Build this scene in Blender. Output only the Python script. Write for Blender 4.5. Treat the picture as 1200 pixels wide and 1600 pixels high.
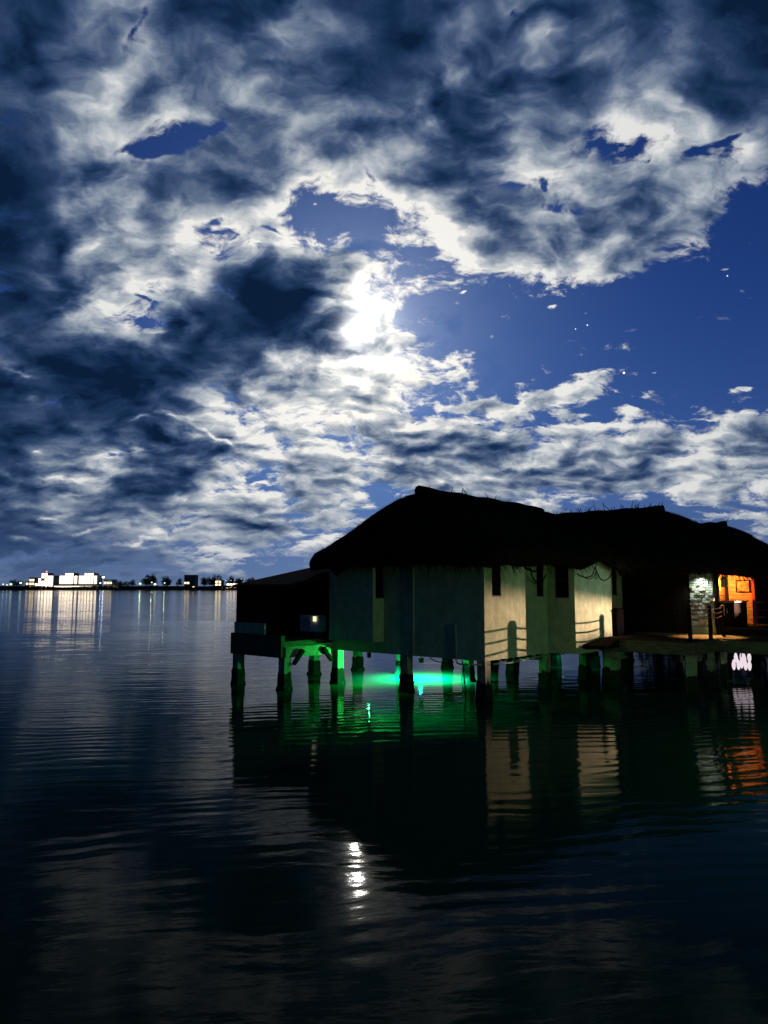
import bpy, math, random
from mathutils import Vector, Matrix, noise as mnoise

scene = bpy.context.scene
for o in list(bpy.data.objects):
    bpy.data.objects.remove(o)

# ------------------------------------------------------------------ camera
FPX = 1130.0
TILT = math.atan(118.0 / FPX)
CAM_H = 3.0
cam_data = bpy.data.cameras.new('camera')
cam_data.sensor_fit = 'HORIZONTAL'
cam_data.sensor_width = 36.0
cam_data.lens = 36.0 * FPX / 1200.0
cam_data.clip_start = 0.05
cam_data.clip_end = 20000.0
cam = bpy.data.objects.new('camera', cam_data)
cam.location = (0, 0, CAM_H)
cam.rotation_euler = (math.pi / 2 + TILT, 0, 0)
scene.collection.objects.link(cam)
scene.camera = cam

scene.view_settings.view_transform = 'Standard'
scene.view_settings.look = 'None'
scene.view_settings.exposure = 0.0
scene.view_settings.gamma = 1.0
scene.view_settings.use_curve_mapping = False
scene.cycles.max_bounces = 6
scene.cycles.diffuse_bounces = 3
scene.cycles.glossy_bounces = 4
scene.cycles.transmission_bounces = 4
scene.cycles.transparent_max_bounces = 8
scene.cycles.caustics_reflective = False
scene.cycles.caustics_refractive = False
scene.cycles.sample_clamp_indirect = 4.0

MOON_AZ = math.radians(-2.15)     # left of the view axis
MOON_EL = math.radians(19.9)
MOON_DIR = Vector((math.sin(MOON_AZ) * math.cos(MOON_EL), math.cos(MOON_AZ) * math.cos(MOON_EL), math.sin(MOON_EL)))


def srgb(r, g, b):
    def f(c):
        c /= 255.0
        return c / 12.92 if c <= 0.04045 else ((c + 0.055) / 1.055) ** 2.4
    return (f(r), f(g), f(b), 1.0)


# ------------------------------------------------------------------ the moonlit sky
# Cover and brightness of the cloud deck, one digit per patch of sky (rows from high to low, columns left to right).
SKY_COVER = """
888878888888888868888888
888858888888888888888888
868887888888885788888888
588888878888888888888888
588853468888888888888766
688868888875888887887884
688888887223368874888771
688885486572466888887410
788877888873443788840010
788856888888511143100000
888868888889400000000000
888888888889865103520000
888888887886522222211033
888888743546876555657677
888888876776888888888888
888887544652488865553353
887565688642222222111114
666654652442111111111111
444433333222111111111111
"""
SKY_BRIGHT = """
334653335533136566653210
343474345421137666543531
355565466532343453345533
125645663444462532355444
027755433557752456666665
025445434788764777765566
035654678888887777545757
035687788888888755666765
134667533689998877776555
146787211159988888755555
233573222389988888655555
321111247889988888886555
221124767899887777876566
222364688887667788888776
256642478576545455544666
446337888578777777778887
355576744688777777777777
223345887777777777777777
333344555555555555555555
"""
COV = [[int(c) / 9.0 for c in r] for r in SKY_COVER.split()]
BRI = [[int(c) / 9.0 for c in r] for r in SKY_BRIGHT.split()]


def patch(grid, az, el):
    """value of a sky patch in a direction (degrees), smoothly interpolated"""
    a, e = math.radians(az), math.radians(el)
    d = Vector((math.sin(a) * math.cos(e), math.cos(a) * math.cos(e), math.sin(e)))
    ct, st = math.cos(TILT), math.sin(TILT)
    dep = d.y * ct + d.z * st
    x = 600 + FPX * d.x / dep
    y = 800 - FPX * (-d.y * st + d.z * ct) / dep
    gx = min(max((x - 25) / 50.0, 0), 22.999)
    gy = min(max((y - 25) / 50.0, 0), 17.999)
    i, j = int(gx), int(gy)
    fx, fy = gx - i, gy - j
    return ((grid[j][i] * (1 - fx) + grid[j][i + 1] * fx) * (1 - fy)
            + (grid[j + 1][i] * (1 - fx) + grid[j + 1][i + 1] * fx) * fy)


class Nodes:
    """small helper that strings shader nodes together"""
    def __init__(self, tree):
        self.t = tree
        self.t.nodes.clear()

    def n(self, kind, **kw):
        nd = self.t.nodes.new(kind)
        for k, v in kw.items():
            setattr(nd, k, v)
        return nd

    def put(self, sock, val):
        if isinstance(val, bpy.types.NodeSocket):
            self.t.links.new(val, sock)
        else:
            sock.default_value = val

    def m(self, op, a, b=None, c=None, clamp=False):
        nd = self.n('ShaderNodeMath', operation=op, use_clamp=clamp)
        self.put(nd.inputs[0], a)
        if b is not None:
            self.put(nd.inputs[1], b)
        if c is not None:
            self.put(nd.inputs[2], c)
        return nd.outputs[0]

    def v(self, op, a, b=None, scale=None):
        nd = self.n('ShaderNodeVectorMath', operation=op)
        self.put(nd.inputs[0], a)
        if b is not None:
            self.put(nd.inputs[1], b)
        if scale is not None:
            self.put(nd.inputs['Scale'], scale)
        return nd.outputs['Value'] if op in ('LENGTH', 'DOT_PRODUCT', 'DISTANCE') else nd.outputs['Vector']

    def xyz(self, x, y, z):
        nd = self.n('ShaderNodeCombineXYZ')
        for s, val in zip(nd.inputs, (x, y, z)):
            self.put(s, val)
        return nd.outputs[0]

    def sep(self, vec):
        nd = self.n('ShaderNodeSeparateXYZ')
        self.put(nd.inputs[0], vec)
        return nd.outputs

    def noise(self, vec, scale, detail=4.0, rough=0.55, dist=0.0, lac=2.0, dim='3D'):
        nd = self.n('ShaderNodeTexNoise', noise_dimensions=dim)
        self.put(nd.inputs['Vector'], vec)
        nd.inputs['Scale'].default_value = scale
        nd.inputs['Detail'].default_value = detail
        nd.inputs['Roughness'].default_value = rough
        nd.inputs['Lacunarity'].default_value = lac
        nd.inputs['Distortion'].default_value = dist
        return nd.outputs['Fac'], nd.outputs['Color']

    def mapr(self, val, a, b, c=0.0, d=1.0, smooth=False):
        nd = self.n('ShaderNodeMapRange', interpolation_type='SMOOTHSTEP' if smooth else 'LINEAR')
        self.put(nd.inputs[0], val)
        for i, s in enumerate((a, b, c, d)):
            self.put(nd.inputs[i + 1], s)
        return nd.outputs[0]

    def mix(self, fac, a, b, blend='MIX'):
        nd = self.n('ShaderNodeMix', data_type='RGBA', blend_type=blend)
        self.put(nd.inputs[0], fac)
        self.put(nd.inputs[6], a)
        self.put(nd.inputs[7], b)
        return nd.outputs[2]

    def ramp(self, fac, stops, interp='LINEAR'):
        nd = self.n('ShaderNodeValToRGB')
        self.put(nd.inputs[0], fac)
        r = nd.color_ramp
        r.interpolation = interp
        while len(r.elements) < len(stops):
            r.elements.new(1.0)
        for e, (p, c) in zip(sorted(r.elements, key=lambda e: e.position), stops):
            e.position = p
            e.color = c if len(c) == 4 else (*c, 1.0)
        return nd.outputs[0]


# breaks, streaks and puffs finer than the patches:
# azimuth, elevation, half length, half width, tilt (degrees), change of cover, change of brightness
SKY_MARKS = []


def px_mark(x0, y0, x1, y1, w, dc, db):
    def ang(x, y):
        d = Vector(((x - 600) / FPX, math.cos(TILT) - (800 - y) / FPX * math.sin(TILT), math.sin(TILT) + (800 - y) / FPX * math.cos(TILT))).normalized()
        return math.degrees(math.atan2(d.x, d.y)), math.degrees(math.asin(d.z))
    a0, e0 = ang(x0, y0)
    a1, e1 = ang(x1, y1)
    SKY_MARKS.append(((a0 + a1) / 2, (e0 + e1) / 2, math.hypot(a1 - a0, e1 - e0) / 2 + w / 20.0, w / 20.0,
                      math.atan2(e1 - e0, a1 - a0), dc, db))


world = bpy.data.worlds.new('World')
scene.world = world
world.use_nodes = True


def build_sky():
    N = Nodes(world.node_tree)
    gen = N.n('ShaderNodeTexCoord').outputs['Generated']
    d = N.v('NORMALIZE', gen)
    dx, dy, dz = N.sep(d)
    az = N.m('MULTIPLY', N.m('ARCTAN2', dx, dy), 57.29578)
    zc = N.m('MAXIMUM', dz, 0.0)
    el = N.m('MULTIPLY', N.m('ARCSINE', zc), 57.29578)
    # the cloud deck seen in perspective
    k = N.m('DIVIDE', 1.0, N.m('ADD', zc, 0.42))
    P = N.xyz(N.m('MULTIPLY', dx, k), N.m('MULTIPLY', dy, k), 0.0)
    # wander of the patch edges
    _, wc = N.noise(P, 3.2, 5.0, 0.6)
    wv = N.sep(N.v('SUBTRACT', wc, (0.5, 0.5, 0.5)))
    elw = N.m('MULTIPLY', wv[1], N.mapr(el, 0.0, 20.0, 1.5, 3.0))
    q_az = N.m('MULTIPLY_ADD', wv[0], 4.0, az)
    q_el = N.m('MAXIMUM', N.m('ADD', el, elw), 0.0)
    fac = N.m('DIVIDE', N.m('ADD', q_az, 32.0), 64.0, clamp=True)
    step, rows = 2.2, 21
    rr = N.m('DIVIDE', q_el, step)
    res = None
    for r in range(rows):
        stops = []
        for j in range(32):
            a = -32 + 64.0 * j / 31
            stops.append((j / 31.0, (patch(COV, a, r * step), patch(BRI, a, r * step), 0.0)))
        col = N.ramp(fac, stops)
        res = col if res is None else N.mix(N.m('SUBTRACT', rr, r - 1.0, clamp=True), res, col)
    # beyond the surveyed part the unseen deck is made dark to lower ambient light
    out = N.m('MAXIMUM', N.mapr(N.m('ABSOLUTE', az), 31.0, 52.0, smooth=True), N.mapr(el, 42.0, 60.0, smooth=True))
    res = N.mix(out, res, (0.84, 0.02, 0.0, 1.0))
    sp = N.n('ShaderNodeSeparateColor')
    N.put(sp.inputs[0], res)
    cover, bright = sp.outputs[0], sp.outputs[1]
    # finer marks
    _, w2 = N.noise(P, 9.0, 4.0, 0.6)
    w2v = N.sep(N.v('SUBTRACT', w2, (0.5, 0.5, 0.5)))
    mq = N.xyz(N.m('MULTIPLY_ADD', w2v[0], 3.0, az), N.m('MULTIPLY_ADD', w2v[1], 2.2, el), 0.0)
    for (a, e, L, W, t, dc, db) in SKY_MARKS:
        mp = N.n('ShaderNodeMapping', vector_type='TEXTURE')
        N.put(mp.inputs['Vector'], mq)
        mp.inputs['Location'].default_value = (a, e, 0)
        mp.inputs['Rotation'].default_value = (0, 0, t)
        mp.inputs['Scale'].default_value = (L * 1.5, W * 1.5, 1)
        g = N.n('ShaderNodeTexGradient', gradient_type='QUADRATIC_SPHERE')
        N.put(g.inputs['Vector'], mp.outputs[0])
        s = N.m('MINIMUM', N.m('MULTIPLY', g.outputs['Fac'], 1.3), 1.0)
        if dc:
            cover = N.m('MULTIPLY_ADD', s, dc, cover)
        if db:
            bright = N.m('MULTIPLY_ADD', s, db, bright)
    # billows
    mdir = N.v('DOT_PRODUCT', d, tuple(MOON_DIR))
    ang = N.m('MULTIPLY', N.m('ARCCOSINE', N.m('MINIMUM', mdir, 1.0)), 57.29578)
    Pm = Vector((MOON_DIR.x, MOON_DIR.y, 0)) / (MOON_DIR.z + 0.42)
    tom = N.v('NORMALIZE', N.v('SUBTRACT', tuple(Pm), P))
    _, wc3 = N.noise(P, 7.0, 4.0, 0.55)
    Pw = N.v('ADD', P, N.v('SCALE', N.v('SUBTRACT', wc3, (0.5, 0.5, 0.5)), scale=0.10))
    Pw = N.v('MULTIPLY', Pw, (0.9, 1.2, 1.0))

    def billow(vec, det):
        f, _ = N.noise(vec, 6.2, det, 0.68, 0.0, 2.1, '2D')
        vo = N.n('ShaderNodeTexVoronoi', voronoi_dimensions='2D', feature='F1', normalize=True)
        N.put(vo.inputs['Vector'], vec)
        vo.inputs['Scale'].default_value = 13.5
        vo.inputs['Detail'].default_value = 3.0
        vo.inputs['Roughness'].default_value = 0.55
        vo.inputs['Lacunarity'].default_value = 2.3
        puff = N.m('SUBTRACT', 0.62, vo.outputs['Distance'])
        return N.m('MULTIPLY_ADD', puff, 0.42, N.m('MULTIPLY', f, 0.85))
    n0 = billow(Pw, 9.0)

    def soft(vec):
        f, _ = N.noise(vec, 6.2, 4.0, 0.50, 0.0, 2.1, '2D')
        vo = N.n('ShaderNodeTexVoronoi', voronoi_dimensions='2D', feature='SMOOTH_F1', normalize=True)
        N.put(vo.inputs['Vector'], vec)
        vo.inputs['Scale'].default_value = 13.5
        vo.inputs['Detail'].default_value = 1.0
        vo.inputs['Roughness'].default_value = 0.45
        vo.inputs['Smoothness'].default_value = 0.6
        return N.m('MULTIPLY_ADD', N.m('SUBTRACT', 0.62, vo.outputs['Distance']), 0.42, N.m('MULTIPLY', f, 0.85))
    s0 = soft(Pw)
    s1 = soft(N.v('ADD', Pw, N.v('SCALE', tom, scale=0.026)))
    n1 = billow(N.v('ADD', Pw, N.v('SCALE', tom, scale=0.009)), 9.0)
    fine, _ = N.noise(P, 2.6, 6.0, 0.6)
    lowsoft = N.mapr(el, 1.0, 11.0, 0.45, 1.0, True)
    t = N.m('ADD', cover, N.m('MULTIPLY', N.m('SUBTRACT', n0, 0.52), N.mapr(el, 3.0, 14.0, 1.7, 2.4)))
    alpha = N.m('MULTIPLY', N.mapr(t, 0.40, 0.72, 0.0, 1.0, True), N.mapr(el, 0.0, 5.0, 0.45, 1.0, True))
    rim = N.mapr(t, 0.50, 1.15, 0.15, -0.07, True)
    relief = N.m('MULTIPLY', N.m('SUBTRACT', s0, s1), 2.3)
    relief = N.m('MULTIPLY_ADD', N.m('SUBTRACT', n0, n1), 1.0, relief)
    wob = N.m('ADD', relief, N.m('MULTIPLY', N.m('SUBTRACT', 0.52, s0), 0.25))
    wob = N.m('MULTIPLY_ADD', N.m('SUBTRACT', 0.52, n0), 0.62, wob)
    wob = N.m('MULTIPLY_ADD', N.m('SUBTRACT', fine, 0.5), 0.30, wob)
    wob = N.m('MULTIPLY', wob, N.mapr(bright, 0.08, 0.55, 0.28, 1.0))
    b = N.m('MULTIPLY_ADD', wob, lowsoft, N.m('ADD', bright, N.m('MULTIPLY', rim, lowsoft)), clamp=True)
    b = N.m('SUBTRACT', b, N.m('MULTIPLY', b, N.mapr(ang, 6.0, 30.0, 0.0, 0.07)))
    cloud = N.ramp(b, [(0.0, srgb(10, 30, 58)), (0.14, srgb(24, 48, 82)), (0.27, srgb(42, 64, 100)), (0.40, srgb(66, 86, 120)),
                       (0.53, srgb(100, 116, 142)), (0.66, srgb(140, 152, 168)), (0.80, srgb(180, 187, 195)),
                       (0.92, srgb(214, 216, 216)), (1.0, srgb(244, 242, 236))])
    # clear air between the clouds: Nishita sky under the moon, taken down to night
    sky = N.n('ShaderNodeTexSky', sky_type='NISHITA', sun_disc=False, sun_elevation=MOON_EL, sun_rotation=MOON_AZ,
              altitude=0.0, air_density=1.0, dust_density=0.3, ozone_density=3.0)
    N.put(sky.inputs[0], N.v('NORMALIZE', N.xyz(dx, dy, N.m('MAXIMUM', dz, 0.16))))
    skyc = N.mix(1.0, sky.outputs[0], (0.0042, 0.0112, 0.0320, 1.0), 'MULTIPLY')
    # light of the moon scattered forward by thin cloud and air
    glow1 = N.m('POWER', 2.718, N.m('MULTIPLY', ang, -1.25))
    glow2 = N.m('POWER', 2.718, N.m('MULTIPLY', N.m('MULTIPLY', ang, ang), -0.006))
    warm = N.m('POWER', 2.718, N.m('MULTIPLY', N.m('MULTIPLY', ang, ang), -0.02))
    cloud = N.mix(N.m('MULTIPLY', warm, 0.75), cloud, N.mix(1.0, cloud, (1.12, 1.09, 1.02, 1.0), 'MULTIPLY'))
    skyc = N.mix(1.0, skyc, N.mix(glow2, (0, 0, 0, 1), (0.055, 0.078, 0.095, 1)), 'ADD')
    low = N.m('POWER', 2.718, N.m('MULTIPLY', el, -0.16))
    skyc = N.mix(N.m('MULTIPLY', low, 0.8), skyc, (0.03, 0.05, 0.10, 1))
    skyc = N.mix(1.0, skyc, N.mix(low, (0, 0, 0, 1), (0.085, 0.120, 0.175, 1)), 'ADD')
    both = N.mix(alpha, skyc, cloud)
    thin = N.m('MULTIPLY', glow1, N.m('POWER', N.mapr(b, 0.35, 1.0), 2.4))
    thin = N.m('MULTIPLY', thin, N.mapr(n0, 0.42, 0.66, 1.25, 0.45))
    thin = N.m('ADD', thin, N.m('MULTIPLY', N.m('POWER', 2.718, N.m('MULTIPLY', ang, -0.35)), N.m('MULTIPLY', N.mapr(b, 0.45, 1.0), 0.11)))
    both = N.mix(1.0, both, N.mix(thin, (0, 0, 0, 1), (6.0, 5.85, 5.4, 1)), 'ADD')
    core = N.m('POWER', 2.718, N.m('MULTIPLY', N.m('MULTIPLY', ang, ang), -0.75))
    core = N.m('MULTIPLY', core, N.mapr(n0, 0.40, 0.66, 1.0, 0.30))
    both = N.mix(1.0, both, N.mix(core, (0, 0, 0, 1), (2.4, 2.35, 2.2, 1)), 'ADD')
    # a few bright stars
    for (sa, se, sr) in ((18.8, 16.0, 0.10), (16.2, 19.7, 0.06), (15.3, 19.5, 0.045), (26.3, 21.8, 0.05)):
        sd = Vector((math.sin(math.radians(sa)) * math.cos(math.radians(se)), math.cos(math.radians(sa)) * math.cos(math.radians(se)), math.sin(math.radians(se))))
        c = N.v('DOT_PRODUCT', d, tuple(sd))
        s = N.mapr(c, math.cos(math.radians(sr)), 1.0)
        both = N.mix(1.0, both, N.mix(s, (0, 0, 0, 1), (1.6, 1.6, 1.6, 1)), 'ADD')
    bg = N.n('ShaderNodeBackground')
    N.put(bg.inputs[0], both)
    bg.inputs[1].default_value = 1.0
    o = N.n('ShaderNodeOutputWorld')
    N.t.links.new(bg.outputs[0], o.inputs[0])


for mk in ((195, 235, 310, 220, 14, -.42, 0), (300, 215, 375, 188, 8, -.45, 0), (205, 246, 290, 240, 5, .3, .25),
           (30, 118, 90, 112, 8, -.3, -.1), (195, 85, 238, 0, 8, -.4, 0), (320, 360, 365, 345, 7, -.4, 0), (400, 352, 440, 372, 5, -.5, 0),
           (700, 128, 740, 105, 14, -.4, 0), (785, 32, 800, 15, 11, -.42, 0), (845, 55, 865, 40, 5, -.4, 0), (690, 100, 760, 40, 14, 0, .15),
           (1065, 240, 1110, 228, 10, -.5, 0), (1105, 228, 1185, 200, 7, -.45, 0), (1015, 258, 1025, 253, 5, -.35, 0),
           (845, 275, 860, 300, 7, -.4, 0), (840, 322, 905, 335, 13, -.4, 0), (780, 340, 820, 352, 8, -.3, -.25),
           (640, 325, 680, 305, 12, -.4, 0), (705, 370, 745, 365, 6, -.4, 0),
           (175, 472, 200, 460, 6, -.45, 0), (205, 460, 240, 470, 5, -.45, 0), (210, 505, 250, 515, 8, -.5, 0), (220, 526, 275, 522, 4, .3, .4),
           (330, 440, 490, 470, 36, .2, -.16), (60, 590, 310, 545, 40, .2, -.10), (20, 480, 140, 500, 22, .1, -.12), (60, 650, 170, 640, 26, .1, -.05),
           (0, 583, 50, 590, 6, .2, .45), (40, 620, 60, 618, 8, .1, .2), (50, 708, 62, 705, 5, .1, .35),
           (180, 655, 240, 648, 4, .2, .45), (240, 645, 300, 655, 4, .2, .4), (305, 657, 375, 710, 5, .3, .5), (140, 700, 250, 703, 4, .2, .35),
           (50, 745, 165, 745, 5, .2, .35), (85, 772, 130, 765, 6, .2, .35), (15, 840, 55, 842, 5, .2, .3), (60, 815, 100, 812, 4, .2, .4),
           (110, 835, 155, 828, 4, .2, .35), (240, 780, 310, 735, 22, .3, -.25), (180, 845, 260, 838, 5, .35, .4), (240, 828, 262, 825, 4, .3, .4),
           (340, 785, 430, 782, 10, .4, .1), (345, 812, 460, 825, 9, .4, -.4), (320, 860, 405, 868, 8, .45, .3), (445, 860, 540, 835, 8, .45, .3),
           (380, 755, 430, 755, 6, .5, .3), (600, 660, 700, 668, 4, .2, .3), (700, 668, 800, 686, 4, .2, .3), (850, 668, 1040, 662, 4, .2, .3), (1040, 662, 1200, 640, 4, .2, .2),
           (700, 640, 810, 636, 12, .62, .1), (800, 640, 950, 592, 17, .7, .2), (880, 655, 940, 650, 5, .5, .2), (940, 645, 1040, 640, 8, .5, .2), (700, 555, 735, 595, 7, .4, .2), (675, 560, 700, 575, 8, .4, .2),
           (1122, 421, 1145, 422, 5, .65, .05), (1125, 612, 1185, 604, 6, .6, .2), (1010, 583, 1020, 581, 3, .6, .2), (723, 463, 727, 462, 4, .6, .2),
           (858, 484, 870, 482, 5, .55, .2), (912, 491, 920, 490, 3, .5, .1), (1020, 767, 1190, 755, 8, .4, .2), (1140, 808, 1190, 812, 6, .4, 0),
           (560, 268, 590, 290, 12, -.3, 0), (620, 645, 700, 650, 10, -.4, 0), (780, 660, 880, 655, 6, -.35, 0), (960, 622, 1050, 640, 14, -.3, 0), (980, 700, 1090, 690, 22, .35, 0), (620, 705, 980, 700, 18, 0, -.18), (1000, 700, 1200, 675, 16, 0, -.12), (640, 755, 760, 760, 8, 0, .15), (500, 546, 590, 552, 5, 0, -.25), (525, 505, 615, 500, 44, .15, .2), (390, 480, 470, 470, 26, .1, -.12), (470, 320, 540, 300, 14, -.3, 0), (490, 320, 500, 315, 5, .4, .2)):
    px_mark(*mk)
build_sky()
world.cycles.sampling_method = 'MANUAL'
world.cycles.sample_map_resolution = 512

# ------------------------------------------------------------------ moonlight
moon = bpy.data.lights.new('moonlight', 'SUN')
moon.energy = 0.08
moon.angle = math.radians(0.5)
moon.color = (1.0, 0.97, 0.9)
moon_ob = bpy.data.objects.new('moonlight', moon)
moon_ob.rotation_euler = (-MOON_DIR).to_track_quat('-Z', 'Y').to_euler()
moon_ob.location = (0, 0, 60)
scene.collection.objects.link(moon_ob)

rng = random.Random(7)
COL = scene.collection

# ------------------------------------------------------------------ local frame of the houses over the water
# u runs along the near left face away to the left, v along the right face away to the right, z up from the water
ORIGIN = Vector((2.6799, 19.4731, 0.0))
ANG = math.radians(41.0)


def H(u, v, z=0.0):
    return ORIGIN + Vector((-u * math.cos(ANG) + v * math.sin(ANG), u * math.sin(ANG) + v * math.cos(ANG), z))


# ------------------------------------------------------------------ materials
def material(name, color, rough=0.8, var=0.25, scale=6.0, stretch=(1, 1, 1), bump=0.0, bscale=30.0, metal=0.0, col2=None, spec=0.3, emit=None, power=0.0):
    m = bpy.data.materials.new(name)
    m.use_nodes = True
    N = Nodes(m.node_tree)
    out = N.n('ShaderNodeOutputMaterial')
    p = N.n('ShaderNodeBsdfPrincipled')
    N.t.links.new(p.outputs[0], out.inputs[0])
    co = N.n('ShaderNodeTexCoord').outputs['Object']
    co = N.v('MULTIPLY', co, stretch)
    f, _ = N.noise(co, scale, 6.0, 0.6)
    c2 = col2 or tuple(max(0.0, c * (1 - var * 1.6)) for c in color[:3])
    c1 = tuple(min(1.0, c * (1 + var * 0.4)) for c in color[:3])
    col = N.mix(N.mapr(f, 0.3, 0.7), (*c2[:3], 1), (*c1[:3], 1))
    N.put(p.inputs['Base Color'], col)
    p.inputs['Roughness'].default_value = rough
    p.inputs['Metallic'].default_value = metal
    p.inputs['Specular IOR Level'].default_value = spec
    if bump:
        b = N.n('ShaderNodeBump')
        b.inputs['Strength'].default_value = 1.0
        b.inputs['Distance'].default_value = bump
        g, _ = N.noise(co, bscale, 5.0, 0.6)
        N.put(b.inputs['Height'], g)
        N.t.links.new(b.outputs[0], p.inputs['Normal'])
    if emit:
        p.inputs['Emission Color'].default_value = (*emit, 1)
        p.inputs['Emission Strength'].default_value = power
    return m


def plaster_material():
    m = bpy.data.materials.new('stained_plaster')
    m.use_nodes = True
    N = Nodes(m.node_tree)
    out = N.n('ShaderNodeOutputMaterial')
    p = N.n('ShaderNodeBsdfPrincipled')
    N.t.links.new(p.outputs[0], out.inputs[0])
    co = N.n('ShaderNodeTexCoord').outputs['Object']
    f1, _ = N.noise(co, 3.2, 7.0, 0.68)
    streak, _ = N.noise(N.v('MULTIPLY', co, (5.0, 5.0, 0.35)), 1.6, 5.0, 0.6)
    spots, _ = N.noise(co, 22.0, 4.0, 0.7)
    base = N.mix(N.mapr(f1, 0.3, 0.7), (0.27, 0.36, 0.22, 1), (0.50, 0.61, 0.41, 1))
    base = N.mix(N.mapr(streak, 0.46, 0.76, 0.0, 0.5), base, (0.24, 0.27, 0.18, 1))
    base = N.mix(N.mapr(spots, 0.52, 0.72, 0.0, 0.6), base, (0.30, 0.27, 0.19, 1))
    N.put(p.inputs['Base Color'], base)
    p.inputs['Roughness'].default_value = 0.9
    p.inputs['Specular IOR Level'].default_value = 0.15
    b = N.n('ShaderNodeBump')
    b.inputs['Distance'].default_value = 0.006
    g, _ = N.noise(co, 18.0, 6.0, 0.7)
    N.put(b.inputs['Height'], g)
    N.t.links.new(b.outputs[0], p.inputs['Normal'])
    return m


def water_material():
    m = bpy.data.materials.new('lagoon_water')
    m.use_nodes = True
    N = Nodes(m.node_tree)
    out = N.n('ShaderNodeOutputMaterial')
    p = N.n('ShaderNodeBsdfPrincipled')
    N.t.links.new(p.outputs[0], out.inputs[0])
    p.inputs['Base Color'].default_value = (0.004, 0.034, 0.022, 1)
    p.inputs['Roughness'].default_value = 0.06
    p.inputs['IOR'].default_value = 1.068
    co = N.n('ShaderNodeTexCoord').outputs['Object']
    _, wob = N.noise(co, 0.25, 3.0, 0.5)
    co2 = N.v('ADD', co, N.v('SCALE', N.v('SUBTRACT', wob, (0.5, 0.5, 0.5)), scale=1.2))
    rot = N.n('ShaderNodeVectorRotate', rotation_type='Z_AXIS')
    N.put(rot.inputs['Vector'], co2)
    rot.inputs['Angle'].default_value = math.radians(-9.0)
    r = rot.outputs[0]
    swell, _ = N.noise(N.v('MULTIPLY', r, (0.28, 1.0, 1.0)), 0.55, 3.0, 0.5)
    rip, _ = N.noise(N.v('MULTIPLY', r, (0.20, 1.0, 1.0)), 2.3, 3.0, 0.45)
    fine, _ = N.noise(N.v('MULTIPLY', r, (0.60, 1.0, 1.0)), 8.0, 3.0, 0.5)
    gust, _ = N.noise(N.v('MULTIPLY', co, (0.02, 0.05, 1.0)), 1.0, 3.0, 0.5)
    h = N.m('MULTIPLY', swell, 0.022)
    h = N.m('MULTIPLY_ADD', rip, N.mapr(gust, 0.35, 0.65, 0.007, 0.013), h)
    wv = N.n('ShaderNodeTexWave', wave_type='BANDS', bands_direction='Y', wave_profile='SIN')
    N.put(wv.inputs['Vector'], N.v('MULTIPLY', r, (0.35, 1.0, 1.0)))
    wv.inputs['Scale'].default_value = 0.80
    wv.inputs['Distortion'].default_value = 5.0
    wv.inputs['Detail'].default_value = 2.0
    wv.inputs['Detail Scale'].default_value = 0.7
    h = N.m('MULTIPLY_ADD', wv.outputs['Fac'], N.mapr(gust, 0.35, 0.65, 0.0004, 0.0042), h)
    h = N.m('MULTIPLY_ADD', fine, N.mapr(gust, 0.35, 0.65, 0.0011, 0.0026), h)
    b = N.n('ShaderNodeBump')
    b.inputs['Strength'].default_value = 1.0
    b.inputs['Distance'].default_value = 1.0
    N.put(b.inputs['Height'], h)
    N.t.links.new(b.outputs[0], p.inputs['Normal'])
    return m


def emitter(name, color, power):
    m = bpy.data.materials.new(name)
    m.use_nodes = True
    N = Nodes(m.node_tree)
    out = N.n('ShaderNodeOutputMaterial')
    e = N.n('ShaderNodeEmission')
    e.inputs[0].default_value = (*color, 1)
    e.inputs[1].default_value = power
    N.t.links.new(e.outputs[0], out.inputs[0])
    return m


M = {}
M['plaster'] = plaster_material()
M['water'] = water_material()
M['concrete'] = material('weathered_concrete', (0.30, 0.31, 0.24), 0.9, 0.35, 4.0, bump=0.008, bscale=20)
M['algae'] = material('oyster_crust', (0.022, 0.022, 0.018), 0.95, 0.5, 14.0, bump=0.03, bscale=24)
M['thatch'] = material('old_palm_thatch', (0.026, 0.021, 0.015), 1.0, 0.5, 5.0, bump=0.03, bscale=30, spec=0.0)
M['straw'] = material('palm_straw', (0.032, 0.026, 0.017), 1.0, 0.5, 3.0, spec=0.0)
M['dark_wood'] = material('dark_stained_timber', (0.015, 0.012, 0.009), 0.95, 0.4, 3.0, (1, 1, 8), bump=0.004, spec=0.02)
M['deck_wood'] = material('weathered_deck_timber', (0.045, 0.035, 0.024), 0.9, 0.4, 3.0, (6, 1, 1), bump=0.004, spec=0.05)
M['fascia'] = material('mossy_fascia_timber', (0.11, 0.115, 0.07), 0.85, 0.4, 3.0, (1, 1, 5), bump=0.005)
M['plank'] = material('varnished_plank', (0.42, 0.23, 0.12), 0.6, 0.35, 3.0, (1, 1, 9), bump=0.004)
M['stone'] = material('split_limestone', (0.55, 0.56, 0.50), 0.9, 0.4, 5.0, bump=0.02, bscale=14)
M['joint'] = material('dark_stone_joint', (0.05, 0.055, 0.045), 0.95, 0.3, 8.0)
M['frame'] = material('dark_window_frame', (0.03, 0.025, 0.02), 0.6, 0.2, 8.0)
M['glass'] = material('dark_window_glass', (0.004, 0.005, 0.006), 0.3, 0.1, 2.0, spec=0.0)
M['pipe'] = material('grey_plastic_pipe', (0.42, 0.44, 0.40), 0.5, 0.2, 8.0)
M['rubber'] = material('black_cable_sheath', (0.006, 0.006, 0.006), 0.9, 0.1, 8.0, spec=0.02)
M['rope'] = material('hemp_rope', (0.014, 0.011, 0.008), 1.0, 0.3, 30.0, spec=0.0)
M['ac_white'] = material('white_enamel', (0.78, 0.80, 0.82), 0.5, 0.1, 6.0)
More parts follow.
